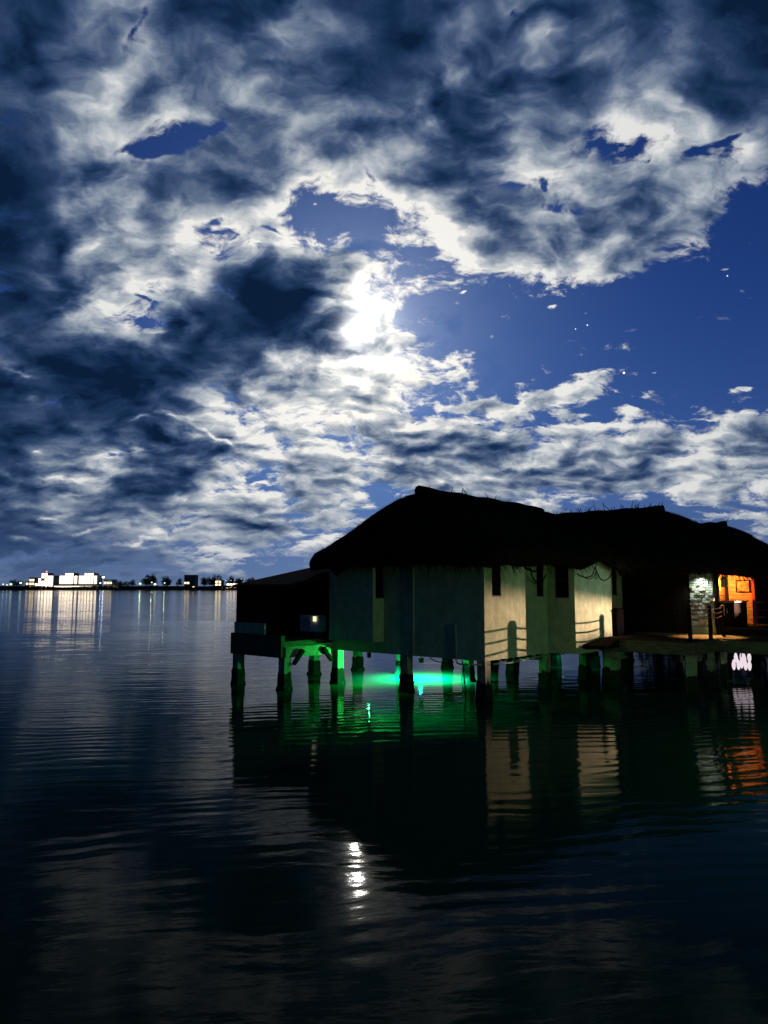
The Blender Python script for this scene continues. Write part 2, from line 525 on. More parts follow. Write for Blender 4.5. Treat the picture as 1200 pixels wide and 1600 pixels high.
M['ac_dark'] = material('black_plastic_grille', (0.007, 0.007, 0.008), 0.9, 0.1, 6.0, spec=0.02)
M['metal'] = material('galvanised_metal', (0.35, 0.36, 0.36), 0.45, 0.2, 9.0, metal=0.8)
M['shaded_black'] = material('shaded_black_plastic', (0.003, 0.003, 0.003), 1.0, 0.1, 6.0, spec=0.0)  # near-black colour holds the shade around the storage box
M['red_paint'] = material('red_painted_timber', (0.45, 0.06, 0.035), 0.6, 0.3, 5.0)
M['canvas'] = material('abstract_canvas', (0.55, 0.26, 0.10), 0.8, 0.9, 7.0, col2=(0.05, 0.02, 0.01))
M['leaf'] = material('night_foliage', (0.035, 0.06, 0.025), 0.7, 0.5, 0.6)
M['bark'] = material('grey_bark', (0.10, 0.085, 0.065), 0.9, 0.4, 4.0)
M['land'] = material('dark_shore_soil', (0.035, 0.035, 0.022), 0.95, 0.4, 0.05)
M['bottom'] = M['land']
M['far_wall'] = material('pale_hotel_render', (0.62, 0.60, 0.54), 0.85, 0.15, 0.2)
M['far_dark'] = material('unlit_hotel_render', (0.22, 0.22, 0.21), 0.85, 0.2, 0.2)
M['far_roof'] = material('far_roof_tiles', (0.12, 0.10, 0.08), 0.9, 0.3, 0.4)


# ------------------------------------------------------------------ mesh helpers
class MB:
    """collects shapes given in house coordinates (or world ones) and links them as one mesh object"""
    def __init__(self, base=(0, 0, 0), local=True):
        self.v, self.f, self.base, self.local = [], [], base, local

    def pt(self, u, v, z):
        b = self.base
        # in the house frame x runs against u
        self.v.append((-(u - b[0]), v - b[1], z - b[2]) if self.local else (u - b[0], v - b[1], z - b[2]))
        return len(self.v) - 1

    def face(self, *idx):
        self.f.append(idx)

    def box(self, u0, u1, v0, v1, z0, z1, wob=0.0):
        r = (lambda: rng.uniform(-wob, wob)) if wob else (lambda: 0.0)
        c = [self.pt(u + r(), v + r(), z + r()) for z in (z0, z1) for v in (v0, v1) for u in (u0, u1)]
        for q in ((0, 1, 3, 2), (4, 6, 7, 5), (0, 4, 5, 1), (2, 3, 7, 6), (0, 2, 6, 4), (1, 5, 7, 3)):
            self.f.append(tuple(c[i] for i in (q if not self.local else q[::-1])))
        return self

    def tube(self, pts, r, n=8, r1=None, cap=True):
        rings = []
        pts = [Vector(p) for p in pts]
        for i, p in enumerate(pts):
            t = (pts[min(i + 1, len(pts) - 1)] - pts[max(i - 1, 0)])
            t = t.normalized() if t.length > 1e-9 else Vector((0, 0, 1))
            a = t.cross(Vector((0, 0, 1)))
            if a.length < 0.05:
                a = t.cross(Vector((1, 0, 0)))
            a.normalize()
            b = t.cross(a)
            rad = r if r1 is None else r + (r1 - r) * i / (len(pts) - 1)
            rings.append([self.pt(*(p + a * rad * math.cos(2 * math.pi * k / n) + b * rad * math.sin(2 * math.pi * k / n))) for k in range(n)])
        for A, B in zip(rings, rings[1:]):
            for k in range(n):
                self.f.append((A[k], A[(k + 1) % n], B[(k + 1) % n], B[k]))
        if cap:
            self.f.append(tuple(rings[0][::-1]))
            self.f.append(tuple(rings[-1]))
        return self

    def lathe(self, c, prof, n=16, axis='z'):
        rings = []
        for (r, h) in prof:
            ring = []
            for k in range(n):
                a = 2 * math.pi * k / n
                x, y = r * math.cos(a), r * math.sin(a)
                if axis == 'z':
                    ring.append(self.pt(c[0] + x, c[1] + y, c[2] + h))
                elif axis == 'v':
                    ring.append(self.pt(c[0] + x, c[1] + h, c[2] + y))
                else:
                    ring.append(self.pt(c[0] + h, c[1] + x, c[2] + y))
            rings.append(ring)
        for A, B in zip(rings, rings[1:]):
            for k in range(n):
                self.f.append((A[k], A[(k + 1) % n], B[(k + 1) % n], B[k]))
        self.f.append(tuple(rings[0][::-1]))
        self.f.append(tuple(rings[-1]))
        return self

    def prism(self, poly, axis, a0, a1):
        """polygon of (p, z) pairs pushed along u or v"""
        n = len(poly)
        A, B = [], []
        for p, z in poly:
            A.append(self.pt(a0, p, z) if axis == 'u' else self.pt(p, a0, z))
            B.append(self.pt(a1, p, z) if axis == 'u' else self.pt(p, a1, z))
        for k in range(n):
            self.f.append((A[k], A[(k + 1) % n], B[(k + 1) % n], B[k]))
        self.f.append(tuple(A[::-1]))
        self.f.append(tuple(B))
        return self

    def mesh(self, name, mat, smooth=False):
        me = bpy.data.meshes.new(name)
        me.from_pydata(self.v, [], self.f)
        me.materials.append(mat)
        import bmesh
        bm = bmesh.new()
        bm.from_mesh(me)
        bmesh.ops.recalc_face_normals(bm, faces=bm.faces)
        bm.to_mesh(me)
        bm.free()
        if smooth:
            me.polygons.foreach_set('use_smooth', [True] * len(me.polygons))
        return me

    def build(self, name, mat, parent=None, smooth=False, kind=None, label=None):
        o = bpy.data.objects.new(name, self.mesh(name, mat, smooth))
        COL.objects.link(o)
        if parent is not None:
            o.parent = parent
        if kind:
            o['kind'] = kind
        if label:
            o['label'] = label
        return o


def tag(o, label, cat, group=None):
    o['label'] = label
    o['category'] = cat
    if group:
        o['group'] = group
    return o


def thing(name, label, cat, base, group=None, local=True, rotz=0.0):
    o = bpy.data.objects.new(name, None)
    o.empty_display_size = 0.3
    COL.objects.link(o)
    if local:
        o.location = H(*base)
        o.rotation_euler = (0, 0, -ANG)
    else:
        o.location = base
        o.rotation_euler = (0, 0, rotz)
    return tag(o, label, cat, group)


def dup(o, parent=None, first=True):
    c = o.copy()
    COL.objects.link(c)
    if parent is not None:
        c.parent = parent
    for ch in list(o.children):
        dup(ch, c)
    return c


def mesh_ob(name, mesh, parent, loc=(0, 0, 0), rot=None, scale=None):
    o = bpy.data.objects.new(name, mesh)
    COL.objects.link(o)
    o.parent = parent
    o.location = loc
    if rot:
        o.rotation_euler = rot
    if scale:
        o.scale = scale
    return o


# ------------------------------------------------------------------ water and far shore ground
w = MB(local=False)
xs = [-9000, -700, -60, 60, 700, 9000]
ys = [-400, -20, 60, 400, 1000, 9000]
gi = [[w.pt(x, y, 0) for x in xs] for y in ys]
for j in range(len(ys) - 1):
    for i in range(len(xs) - 1):
        w.face(gi[j][i], gi[j][i + 1], gi[j + 1][i + 1], gi[j + 1][i])
w.build('water', M['water'])['kind'] = 'structure'

land = MB(local=False)
pr, pb = [], []
NX = 90
rows_y = (846, 850, 862, 950, 1400)
rows_z = (-0.6, 0.7, 2.2, 3.2, 6.0)
gl = []
for j, (yy, zz) in enumerate(zip(rows_y, rows_z)):
    row = []
    for i in range(NX + 1):
        x = -1100 + 2200 * i / NX
        jy = yy + (6 * mnoise.noise(Vector((x * 0.01, j * 3.1, 0))) if j < 3 else 0)
        row.append(land.pt(x, jy, zz + (0.6 * mnoise.noise(Vector((x * 0.03, j * 7.7, 1.0))) if j else 0)))
    gl.append(row)
for j in range(len(rows_y) - 1):
    for i in range(NX):
        land.face(gl[j][i], gl[j][i + 1], gl[j + 1][i + 1], gl[j + 1][i])
land.build('far_shore', M['land'])['kind'] = 'structure'


# ------------------------------------------------------------------ thatched roofs
def thatch_roof(parent, base, e, ridge, zlow, zr, rad, wave, seed, n_straw, n_fringe, n_sticks=0):
    """hip roof of thatch; e = eave rectangle (u0,u1,v0,v1), ridge = two (u,v) points"""
    R = random.Random(seed)
    u0, u1, v0, v1 = e
    (ra, rb) = (Vector(ridge[0]), Vector(ridge[1]))
    per = []
    segs = [((u0 + rad, v0), (u1 - rad, v0), (u1 - rad, v0 + rad), -90), ((u1, v0 + rad), (u1, v1 - rad), (u1 - rad, v1 - rad), 0),
            ((u1 - rad, v1), (u0 + rad, v1), (u0 + rad, v1 - rad), 90), ((u0, v1 - rad), (u0, v0 + rad), (u0 + rad, v0 + rad), 180)]
    for a, b, c, ang in segs:
        a, b = Vector(a), Vector(b)
        n = max(4, int((b - a).length / 0.14))
        per += [a + (b - a) * k / n for k in range(n)]
        for k in range(10):
            t = math.radians(ang + 90 * k / 10.0)
            per.append(Vector(c) + rad * Vector((math.cos(t), math.sin(t))))
    ctr = Vector(((u0 + u1) / 2, (v0 + v1) / 2))
    d = rb - ra

    def near(p):
        t = max(0.0, min(1.0, (p - ra).dot(d) / d.length_squared))
        return ra + d * t

    def surf(p, t, lift=0.0):
        r = near(p)
        q = p + (r - p) * t
        zl = zlow + wave(p) + 0.42
        g = t + 0.06 * math.sin(math.pi * t) - 0.05 * math.sin(2 * math.pi * t)
        z = zl + (zr - zl) * g
        z += 0.06 * mnoise.noise(Vector((q.x * 1.3, q.y * 1.3, seed))) * (1 - t * 0.4) + 0.025 * mnoise.noise(Vector((q.x * 5, q.y * 5, seed)))
        return Vector((q.x, q.y, z + lift))

    mb = MB(base)
    rows = []
    prof_under = [(0.42, 0.30), (0.22, 0.05), (0.10, -0.0)]
    for t in [1.0, 0.95, 0.88, 0.8, 0.7, 0.6, 0.5, 0.4, 0.3, 0.22, 0.15, 0.09, 0.045]:
        rows.append([mb.pt(*surf(p, t)) for p in per])
    # rounded eave: the nose, then the cut underside running back to the wall
    for (dt, dz) in [(0.012, -0.07), (0.0, -0.17), (0.0, -0.27), (0.018, -0.38), (0.05, -0.40), (0.20, -0.10), (0.45, 0.5)]:
        row = []
        for p in per:
            r = near(p)
            q = p + (r - p) * dt
            zl = zlow + wave(p) + 0.42
            j = 0.05 * mnoise.noise(Vector((q.x * 3, q.y * 3, seed + dz * 9))) + 0.03 * mnoise.noise(Vector((q.x * 11, q.y * 11, seed)))
            row.append(mb.pt(q.x, q.y, zl + dz + j))
        rows.append(row)
    n = len(per)
    for A, B in zip(rows, rows[1:]):
        for k in range(n):
            mb.face(A[k], A[(k + 1) % n], B[(k + 1) % n], B[k])
    mb.face(*rows[-1])
    roof = mb.build('roof', M['thatch'], parent, smooth=True)
    # ridge cap of bundled thatch
    cap = MB(base)
    L = d.length
    pts = []
    for k in range(15):
        f = -0.18 / L + (1 + 0.36 / L) * k / 14
        p = ra + d * f
        pts.append((p.x, p.y, zr + 0.0 + 0.05 * math.sin(k * 1.9) * 0.5 + (0.03 if k == 0 else -0.06 if k == 14 else 0)))
    cap.tube(pts, 0.17, 8)
    cap.build('ridge_cap', M['thatch'], roof, smooth=True)
    # loose straw lying down the slopes
    st = MB(base)
    for _ in range(n_straw):
        p = per[R.randrange(n)].copy()
        p += Vector((R.uniform(-.07, .07), R.uniform(-.07, .07)))
        t = R.uniform(0.03, 0.97)
        dt = R.uniform(0.05, 0.13)
        a = surf(p, min(1.0, t + dt), 0.015)
        b = surf(p, max(0.0, t), R.uniform(0.02, 0.075))
        side = (b - a).cross(Vector((0, 0, 1)))
        if side.length < 1e-4:
            continue
        side = side.normalized() * R.uniform(0.008, 0.022)
        skew = side * R.uniform(-3, 3)
        i = [st.pt(*(a - side)), st.pt(*(a + side)), st.pt(*(b + side * 0.3 + skew)), st.pt(*(b - side * 0.3 + skew))]
        st.face(*i)
    # straw ends hanging along the eave
    for _ in range(n_fringe):
        p = per[R.randrange(n)].copy() + Vector((R.uniform(-.07, .07), R.uniform(-.07, .07)))
        r = near(p)
        out = (p - r).normalized()
        q = p - out * R.uniform(0.0, 0.35)
        zl = zlow + wave(p) + R.uniform(0.0, 0.28)
        ln = R.uniform(0.12, 0.32) * (1.9 if R.random() < 0.05 else 1.0)
        a = Vector((q.x, q.y, zl + 0.05))
        b = a + Vector((out.x * ln * 0.5 + R.uniform(-.06, .06), out.y * ln * 0.5 + R.uniform(-.06, .06), -ln))
        side = Vector((-out.y, out.x, 0)) * R.uniform(0.006, 0.016)
        st.face(st.pt(*(a - side)), st.pt(*(a + side)), st.pt(*(b + side * .4)), st.pt(*(b - side * .4)))
    for _ in range(n_sticks):
        f = R.random() ** 1.3
        p = ra + d * f
        h = R.uniform(0.10, 0.30) * (1.6 if R.random() < .12 else 1)
        st.tube([(p.x + R.uniform(-.2, .2), p.y, zr), (p.x + R.uniform(-.3, .3), p.y + R.uniform(-.12, .12), zr + 0.1 + h)], 0.022, 4, 0.008)
    st.build('straw', M['straw'], roof, kind='stuff')
    return roof


# ------------------------------------------------------------------ parts shared by the houses
def window_part(parent, base, axis, a0, a1, pos, depth, z0, z1, facing):
    """slot window in a wall: frame with a pane; axis is the direction the window runs along"""
    fr = MB(base)
    t = 0.035
    lo, hi = sorted((pos, pos + depth))

    def bx(mb, p0, p1, q0, q1, zz0, zz1):
        mb.box(*((p0, p1, q0, q1) if axis == 'u' else (q0, q1, p0, p1)), zz0, zz1)
    bx(fr, a0, a0 + t, lo, hi, z0 + t, z1)
    bx(fr, a1 - t, a1, lo, hi, z0 + t, z1)
    bx(fr, a0 - 0.02, a1 + 0.02, lo - 0.015, hi + 0.015, z0 - 0.02, z0 + t)
    f = fr.build('window', M['frame'], parent)
    pn = MB(base)
    mid = (lo + hi) / 2 + facing * 0.01
    bx(pn, a0 + t, a1 - t, mid - 0.006, mid + 0.006, z0 + t, z1)
    pn.build('pane', M['glass'], f)
    ml = MB(base)
    zz = z0 + (z1 - z0) * 0.5
    bx(ml, a0 + t, a1 - t, mid - 0.018, mid + 0.018, zz - 0.015, zz + 0.015)
    ml.build('glazing_bar', M['frame'], f)
    return f


def stilt(parent, base, u, v, ztop, wd=0.26, crust=0.42):
    s = MB(base)
    h = wd / 2
    s.box(u - h, u + h, v - h, v + h, crust - 0.05, ztop)
    o = s.build('stilt', M['concrete'], parent)
    a = MB(base)
    # the crusted foot: uneven rings below the tide line
    R = random.Random(int(u * 100 + v * 17))
    rings = []
    for z, g in ((crust + 0.06, 1.02), (crust, 1.12), (crust - 0.15, 1.16), (0.12, 1.2), (0.03, 1.34), (-0.4, 1.25), (-2.0, 1.2)):
        ring = []
        for k in range(16):
            side, f = divmod(k, 4)
            f = f / 4.0 * 2 - 1
            x, y = [(f, -1), (1, f), (-f, 1), (-1, -f)][side]
            j = 1 + R.uniform(-.06, .09)
            ring.append(a.pt(u + x * h * g * j, v + y * h * g * j, z + (R.uniform(-.05, .06) if z > 0.2 else 0)))
        rings.append(ring)
    for A, B in zip(rings, rings[1:]):
        for k in range(16):
            a.face(A[k], A[(k + 1) % 16], B[(k + 1) % 16], B[k])
    a.face(*rings[0])
    a.build('oyster_crust', M['algae'], o, smooth=False)
    return o


# ------------------------------------------------------------------ the near thatched house
B1 = (2.9, 4.2, 0.0)
house = thing('stilt_house', 'nearest pale plastered house on stilts under one thick thatched roof, with the lean-to terrace', 'house', B1)
ZF, ZT = 1.05, 3.80
wl = MB(B1)
wl.box(0.0, 5.75, 0.0, 0.15, ZF, ZT)
wl.build('front_wall', M['plaster'], house)
wr = MB(B1)
WINS = [(0.39, 0.85), (2.84, 3.26), (8.19, 8.62)]
wr.box(0.0, 0.15, 0.15, 9.40, ZF, 2.73)
edges = [0.15] + [x for wv in WINS for x in wv] + [9.40]
for a, b in zip(edges[::2], edges[1::2]):
    wr.box(0.0, 0.15, a, b, 2.73, ZT)
wr.build('side_wall', M['plaster'], house)
wb = MB(B1)
wb.box(0.15, 5.60, 9.25, 9.40, ZF, ZT)
wb.box(5.60, 5.75, 0.15, 9.40, ZF, ZT)
wb.build('rear_wall', M['plaster'], house)
fl = MB(B1)
fl.box(0.15, 5.60, 0.15, 9.25, ZF + 0.02, ZF + 0.17)
fl.build('floor_slab', M['concrete'], house)
ce = MB(B1)
ce.box(0.15, 5.60, 0.15, 9.25, 3.70, 3.76)
ce.build('ceiling', M['dark_wood'], house)
for a, b in WINS:
    window_part(house, B1, 'v', a, b, 0.02, 0.10, 2.74, 3.78, -1)
# bay on the front face with a slot window in its right cheek
by = MB(B1)
by.box(3.55, 5.37, -0.50, -0.38, 1.40, ZT)
by.box(3.55, 3.67, -0.38, -0.003, 1.40, 2.68)
by.box(5.25, 5.37, -0.38, -0.003, 1.40, ZT)
by.box(3.67, 5.25, -0.38, -0.003, 1.40, 1.50)
bay = by.build('bay', M['plaster'], house)
window_part(bay, B1, 'v', -0.38, -0.01, 3.57, 0.08, 2.69, 3.78, -1)
# bay on the side face, standing over the boardwalk
by = MB(B1)
by.box(-0.90, -0.78, 3.46, 6.05, ZF, ZT)
by.box(-0.78, -0.003, 3.46, 3.58, ZF, 2.69)
by.box(-0.78, -0.72, 3.46, 3.58, 2.69, ZT)
by.box(-0.26, -0.003, 3.46, 3.58, 2.69, ZT)
by.box(-0.78, -0.003, 5.93, 6.05, ZF, ZT)
by.box(-0.78, -0.003, 3.58, 5.93, ZF, ZF + 0.12)
bay = by.build('bay', M['plaster'], house)
window_part(bay, B1, 'u', -0.72, -0.26, 3.48, 0.08, 2.70, 3.78, -1)
# downpipe and conduit on the front wall
dp = MB(B1)
dp.tube([(2.40, -0.035, 3.6), (2.40, -0.035, 1.06)], 0.028, 8)
dp.build('downpipe', M['pipe'], house, smooth=True)
dp = MB(B1)
dp.tube([(0.92, -0.03, 2.0), (0.92, -0.03, 1.02), (0.90, -0.03, 0.96), (0.80, -0.03, 0.93), (0.1, -0.05, 0.96)], 0.022, 8)
dp.build('conduit', M['pipe'], house, smooth=True)
dp = MB(B1)
dp.tube([(-0.06, 0.3, 0.96), (-0.07, 1.2, 0.93), (-0.06, 2.2, 0.97), (-0.05, 3.3, 1.0)], 0.022, 8)
dp.build('waste_pipe', M['pipe'], house, smooth=True)
for k in range(9):
    vv = 0.35 + 0.36 * k
    dp = MB(B1)
    dp.box(0.30, 0.42, vv, vv + 0.13, 0.93, 1.04)
    dp.build('joist_end', M['dark_wood'], house)
# stilts and ground beams
for (uu, vv) in [(0.13, 0.13), (2.8, 0.13), (5.6, 0.13), (0.13, 3.45), (2.8, 3.3), (5.6, 3.3), (0.13, 6.1), (2.8, 6.0), (5.6, 6.0), (7.7, 3.3), (7.9, 1.3), (0.13, 9.2), (2.8, 9.2), (5.6, 9.2), (-0.75, 6.0)]:
    stilt(house, B1, uu, vv, ZF if uu < 5.7 else 1.0)
for vv in (3.3, 6.0):
    bm_ = MB(B1)
    bm_.box(0.30, 5.6, vv - 0.09, vv + 0.09, 0.82, 1.045)
    bm_.build('floor_beam', M['concrete'], house)
# lean-to terrace on the left
te = MB(B1)
te.box(5.76, 8.0, -2.0, 3.4, 1.26, 1.40)
te.build('terrace_floor', M['fascia'], house)
te = MB(B1)
te.box(5.70, 8.12, -2.14, -2.0, 0.93, 1.58)
te.build('terrace_fascia', M['fascia'], house)
te = MB(B1)
te.box(5.66, 5.80, -2.0, 0.0, 0.93, 1.24)
te.build('terrace_beam', M['concrete'], house)
te = MB(B1)
te.box(7.86, 8.0, -2.0, 3.3, 0.95, 1.24)
te.build('terrace_beam', M['concrete'], house)
te = MB(B1)
te.box(6.55, 8.0, -2.10, -2.02, 1.583, 1.92)
te.build('parapet', M['plaster'], house)
for vv in (-1.93, 0.05):
    s = 1 if vv < -1 else -1
    te = MB(B1)
    te.prism([(vv + s * 0.13, 0.72), (vv + s * 0.24, 0.70), (vv + s * 0.62, 1.10), (vv + s * 0.50, 1.16)], 'u', 5.55, 5.65)
    te.build('brace', M['dark_wood'], house)
for (uu, vv) in [(5.75, -1.95), (7.88, -2.0)]:
    stilt(house, B1, uu, vv, 0.93)
# dark boarded walls of the lean-to and its sloping roof
k = 0
zt = lambda v_: 3.02 + 0.183 * (v_ + 2.07)
vv = -2.07
while vv < 3.3:
    v2 = vv + 0.22
    bd = MB(B1)
    bd.prism([(vv, 1.40), (v2 - 0.012, 1.40), (v2 - 0.012, zt(v2)), (vv, zt(vv))], 'u', 7.90 + 0.008 * (k % 2), 7.96 + 0.008 * (k % 2))
    bd.build('wall_board', M['dark_wood'], house)
    vv = v2
    k += 1
uu = 5.76
while uu < 7.85:
    bd = MB(B1)
    bd.box(uu, uu + 0.205, 0.0 + 0.006 * (k % 2), 0.06 + 0.006 * (k % 2), 1.40, 3.36)
    bd.build('wall_board', M['dark_wood'], house)
    uu += 0.2155
    k += 1
sr = MB(B1)
sr.prism([(-2.16, zt(-2.16) + 0.0), (-2.16, zt(-2.16) + 0.09), (3.4, zt(3.4) + 0.09), (3.4, zt(3.4) + 0.0)], 'u', 5.40, 8.02)
sr.build('lean_to_roof', M['dark_wood'], house)
po = MB(B1)
po.box(7.80, 7.895, -2.02, -1.90, 1.59, 3.02)
po.build('corner_post', M['dark_wood'], house)


def wave1(p):
    z = 0.0
    if p.x < -1.0 and 3.0 < p.y < 7.0:                      # the eave lifts over the side bay
        z += 0.30 * math.exp(-((p.y - 4.75) / 0.72) ** 2) - 0.02
    if p.y < -0.7:
        z += 0.05 * math.sin(p.x * 1.3) - 0.24 * math.exp(-((p.x - 4.75) / 0.13) ** 2)
    return z + 0.04 * math.sin(p.y * 2.1 + p.x)


thatch_roof(house, B1, (-1.40, 6.45, -1.0, 9.55), ((2.9, 1.05), (2.9, 8.3)), 3.56, 5.93, 1.15, wave1, 3, 3600, 1700, 6)

# ------------------------------------------------------------------ second house: dark porch, stacked stone pier, amber room
B2 = (1.0, 11.5, 0.0)
house2 = thing('stilt_house', 'dark thatched house with the lit stacked stone pier and the amber porch room', 'house', B2)


def wave2(p):
    return 0.05 * math.sin(p.x * 1.7) + 0.04 * math.sin(p.y * 2.3)


thatch_roof(house2, B2, (-4.15, 6.2, 8.75, 15.4), ((-0.35, 12.0), (4.6, 12.0)), 3.36, 6.02, 1.1, wave2, 5, 2600, 1300, 46)
uu = -2.36
k = 0
while uu < -0.02:
    bd = MB(B2)
    bd.box(uu, uu + 0.19, 9.00 + 0.008 * (k % 2), 9.06 + 0.008 * (k % 2), 1.46, 3.6)
    bd.build('wall_board', M['dark_wood'], house2)
    uu += 0.1965
    k += 1
bk = MB(B2)
bk.box(-2.36, 5.5, 9.42, 9.52, 1.1, 3.7)
bk.box(-2.36, -2.26, 9.52, 12.2, 1.1, 3.7)
bk.box(5.4, 5.5, 9.52, 14.6, 1.1, 3.7)
bk.box(-2.26, 5.4, 14.5, 14.6, 1.1, 3.7)
bk.build('wall_core', M['dark_wood'], house2)
fl2 = MB(B2)
fl2.box(-2.26, 5.4, 9.53, 14.5, 1.06, 1.3)
fl2.build('floor_slab', M['concrete'], house2)
# stone pier, every stone on its own
pier = MB(B2)
pier.box(-3.12, -2.385, 9.04, 9.40, 1.46, 3.62)
pier = pier.build('stone_pier', M['joint'], house2)
pl = MB(B2)
pl.box(-3.17, -2.375, 8.97, 9.035, 1.462, 1.70)
pl.build('plinth', M['plaster'], pier)
R = random.Random(12)
z = 1.715
while z < 3.56:
    hh = R.uniform(0.055, 0.105)
    u_ = -3.15
    while u_ < -2.40:
        ln = min(R.uniform(0.10, 0.26), -2.385 - u_)
        if -2.385 - (u_ + ln) < 0.06:
            ln = -2.385 - u_
        st = MB(B2)
        st.box(u_, u_ + ln - 0.012, 8.995 - R.uniform(0, 0.085), 9.037, z, z + hh - 0.012, wob=0.006)
        st.build('stone', M['stone'], pier)
        u_ += ln
    z += hh
# porch post beside the pier
pp = MB(B2)
pp.tube([(-3.27, 8.95, 1.46), (-3.27, 8.95, 3.55)], 0.075, 10)
pp.build('porch_post', M['dark_wood'], house2, smooth=True)
# amber room: horizontal planks on the rear and side wall
for kk in range(13):
    z0 = 1.71 + 0.145 * kk
    bd = MB(B2)
    bd.box(-3.52, -2.60, 12.20 + 0.006 * (kk % 2), 12.25 + 0.006 * (kk % 2), z0, z0 + 0.136)
    bd.build('plank', M['plank'], house2)
    bd = MB(B2)
    bd.box(-2.62 - 0.006 * (kk % 2), -2.56 - 0.006 * (kk % 2), 9.70, 12.195, z0, z0 + 0.136)
    bd.build('plank', M['plank'], house2)
dj = MB(B2)
dj.box(-2.72, -2.63, 12.10, 12.19, 1.71, 3.5)
dj.build('corner_post', M['dark_wood'], house2)
dj = MB(B2)
dj.box(-3.62, -3.53, 12.12, 12.24, 1.71, 3.5)
dj.build('door_jamb', M['red_paint'], house2)
for (uu, vv) in [(-2.3, 9.7), (-2.3, 13), (1.5, 9.8), (1.5, 13), (5, 9.8), (5, 13)]:
    stilt(house2, B2, uu, vv, 1.08)

pf = thing('picture', 'dark framed abstract picture on the amber plank wall', 'picture', (-3.2, 12.17, 2.84))
PB = (-3.2, 12.17, 2.84)
q = MB(PB)
q.box(-3.43, -3.02, 12.175, 12.19, 2.86, 3.24)
q.build('canvas', M['canvas'], pf)
q = MB(PB)
q.box(-3.46, -3.43, 12.15, 12.195, 2.83, 3.27)
q.box(-3.02, -2.99, 12.15, 12.195, 2.83, 3.27)
q.box(-3.43, -3.02, 12.15, 12.195, 2.83, 2.86)
q.box(-3.43, -3.02, 12.15, 12.195, 3.24, 3.27)
q.build('frame', M['dark_wood'], pf)

# ------------------------------------------------------------------ third house at the back
B3 = (0.2, 17.5, 0.0)
house3 = thing('stilt_house', 'farthest thatched house, its lower dark roof showing behind the second one', 'house', B3)


def wave3(p):
    return 0.05 * math.sin(p.x * 1.2 + 1) + 0.05 * math.sin(p.y * 1.3)


thatch_roof(house3, B3, (-3.9, 4.2, 14.6, 21.5), ((-1.35, 16.6), (0.7, 16.6)), 3.5, 5.66, 1.6, wave3, 9, 1500, 700, 5)
h3 = MB(B3)
h3.box(-2.8, 3.2, 16.0, 20.5, 1.2, 3.8)
h3.build('wall', M['dark_wood'], house3)
for (uu, vv) in [(-2.5, 16.3), (2.9, 16.3), (-2.5, 20.2), (2.9, 20.2)]:
    stilt(house3, B3, uu, vv, 1.2)

# ------------------------------------------------------------------ boardwalk
BW = (-3.0, 7.0, 0.0)
walk = thing('boardwalk', 'timber boardwalk on stilts in front of the dark porch and side bay', 'boardwalk', BW)
v_ = 5.12
while v_ < 8.99:
    u_end = -3.66 if v_ < 6.9 else -9.0
    u_sta = -0.905 if v_ < 6.05 else -0.005
    b = MB(BW)
    b.box(u_end, u_sta, v_, min(v_ + 0.185, 8.985), 1.405, 1.45 + rng.uniform(-.003, .003))
    b.build('plank', M['deck_wood'], walk)
    v_ += 0.195
b = MB(BW)
b.box(-3.72, -0.92, 5.03, 5.11, 1.07, 1.42)
b.build('fascia', M['fascia'], walk)
b = MB(BW)
b.box(-3.74, -3.665, 5.115, 6.80, 1.07, 1.42)
b.build('fascia', M['fascia'], walk)
b = MB(BW)
b.box(-9.0, -3.665, 6.81, 6.89, 1.07, 1.42)
b.build('fascia', M['fascia'], walk)
b = MB(BW)
b.box(-9.0, -0.1, 9.0, 14.0, 1.30, 1.40)
b.build('substructure', M['dark_wood'], walk)
v_ = 9.0
while v_ < 14.0:
    b = MB(BW)
    b.box(-9.0, -3.18 if v_ < 9.4 else -2.62, v_, v_ + 0.185, 1.655, 1.70 + rng.uniform(-.003, .003))
    b.build('plank', M['deck_wood'], walk)
    v_ += 0.195
b = MB(BW)
b.box(-9.0, -3.18, 9.0, 9.04, 1.453, 1.652)
b.build('step_riser', M['dark_wood'], walk)
# ledge that runs down beside the bay
b = MB(BW)
b.prism([(3.85, 1.20), (5.02, 1.20), (5.02, 1.44), (3.85, 1.30)], 'u', -1.55, -0.91)
b.build('ledge', M['dark_wood'], walk)
for (uu, vv) in [(-3.58, 5.22), (-3.58, 7.0), (-1.3, 5.25), (-2.0, 8.8), (-3.2, 9.6), (-5.6, 7.0), (-7.6, 7.0), (-6.0, 11.0), (-8.0, 11.0), (-4.6, 12.5)]:
    stilt(walk, BW, uu, vv, 1.07 if vv < 8.9 else 1.30, wd=0.24 if uu > -3.7 and vv < 6 else 0.16)

RL = (-3.65, 7.0, 1.45)
rail = thing('rope_railing', 'rope railing with round topped posts along the boardwalk edge', 'railing', RL)
RP = [5.17, 7.02, 8.30]
for vv in RP:
    b = MB(RL)
    b.lathe((-3.60, vv, 1.45), [(0.062, 0.0), (0.062, 0.93), (0.058, 0.965), (0.045, 0.99), (0.02, 1.005)], 12)
    b.build('post', M['dark_wood'], rail, smooth=True)
for a, c in zip(RP, RP[1:]):
    for hz, sag in ((0.92, 0.035), (0.79, 0.05), (0.66, 0.06)):
        b = MB(RL)
        b.tube([(-3.60, a + (c - a) * t / 8, 1.45 + hz - sag * 4 * (t / 8) * (1 - t / 8)) for t in range(9)], 0.014, 6)
        b.build('rope', M['rope'], rail, smooth=True)
RL2 = (-6.0, 6.95, 1.45)
rail2 = thing('rope_railing', 'rope railing on the outer boardwalk edge below the amber porch, right edge of the photo', 'railing', RL2)
RP = [-5.35, -6.7, -8.1]
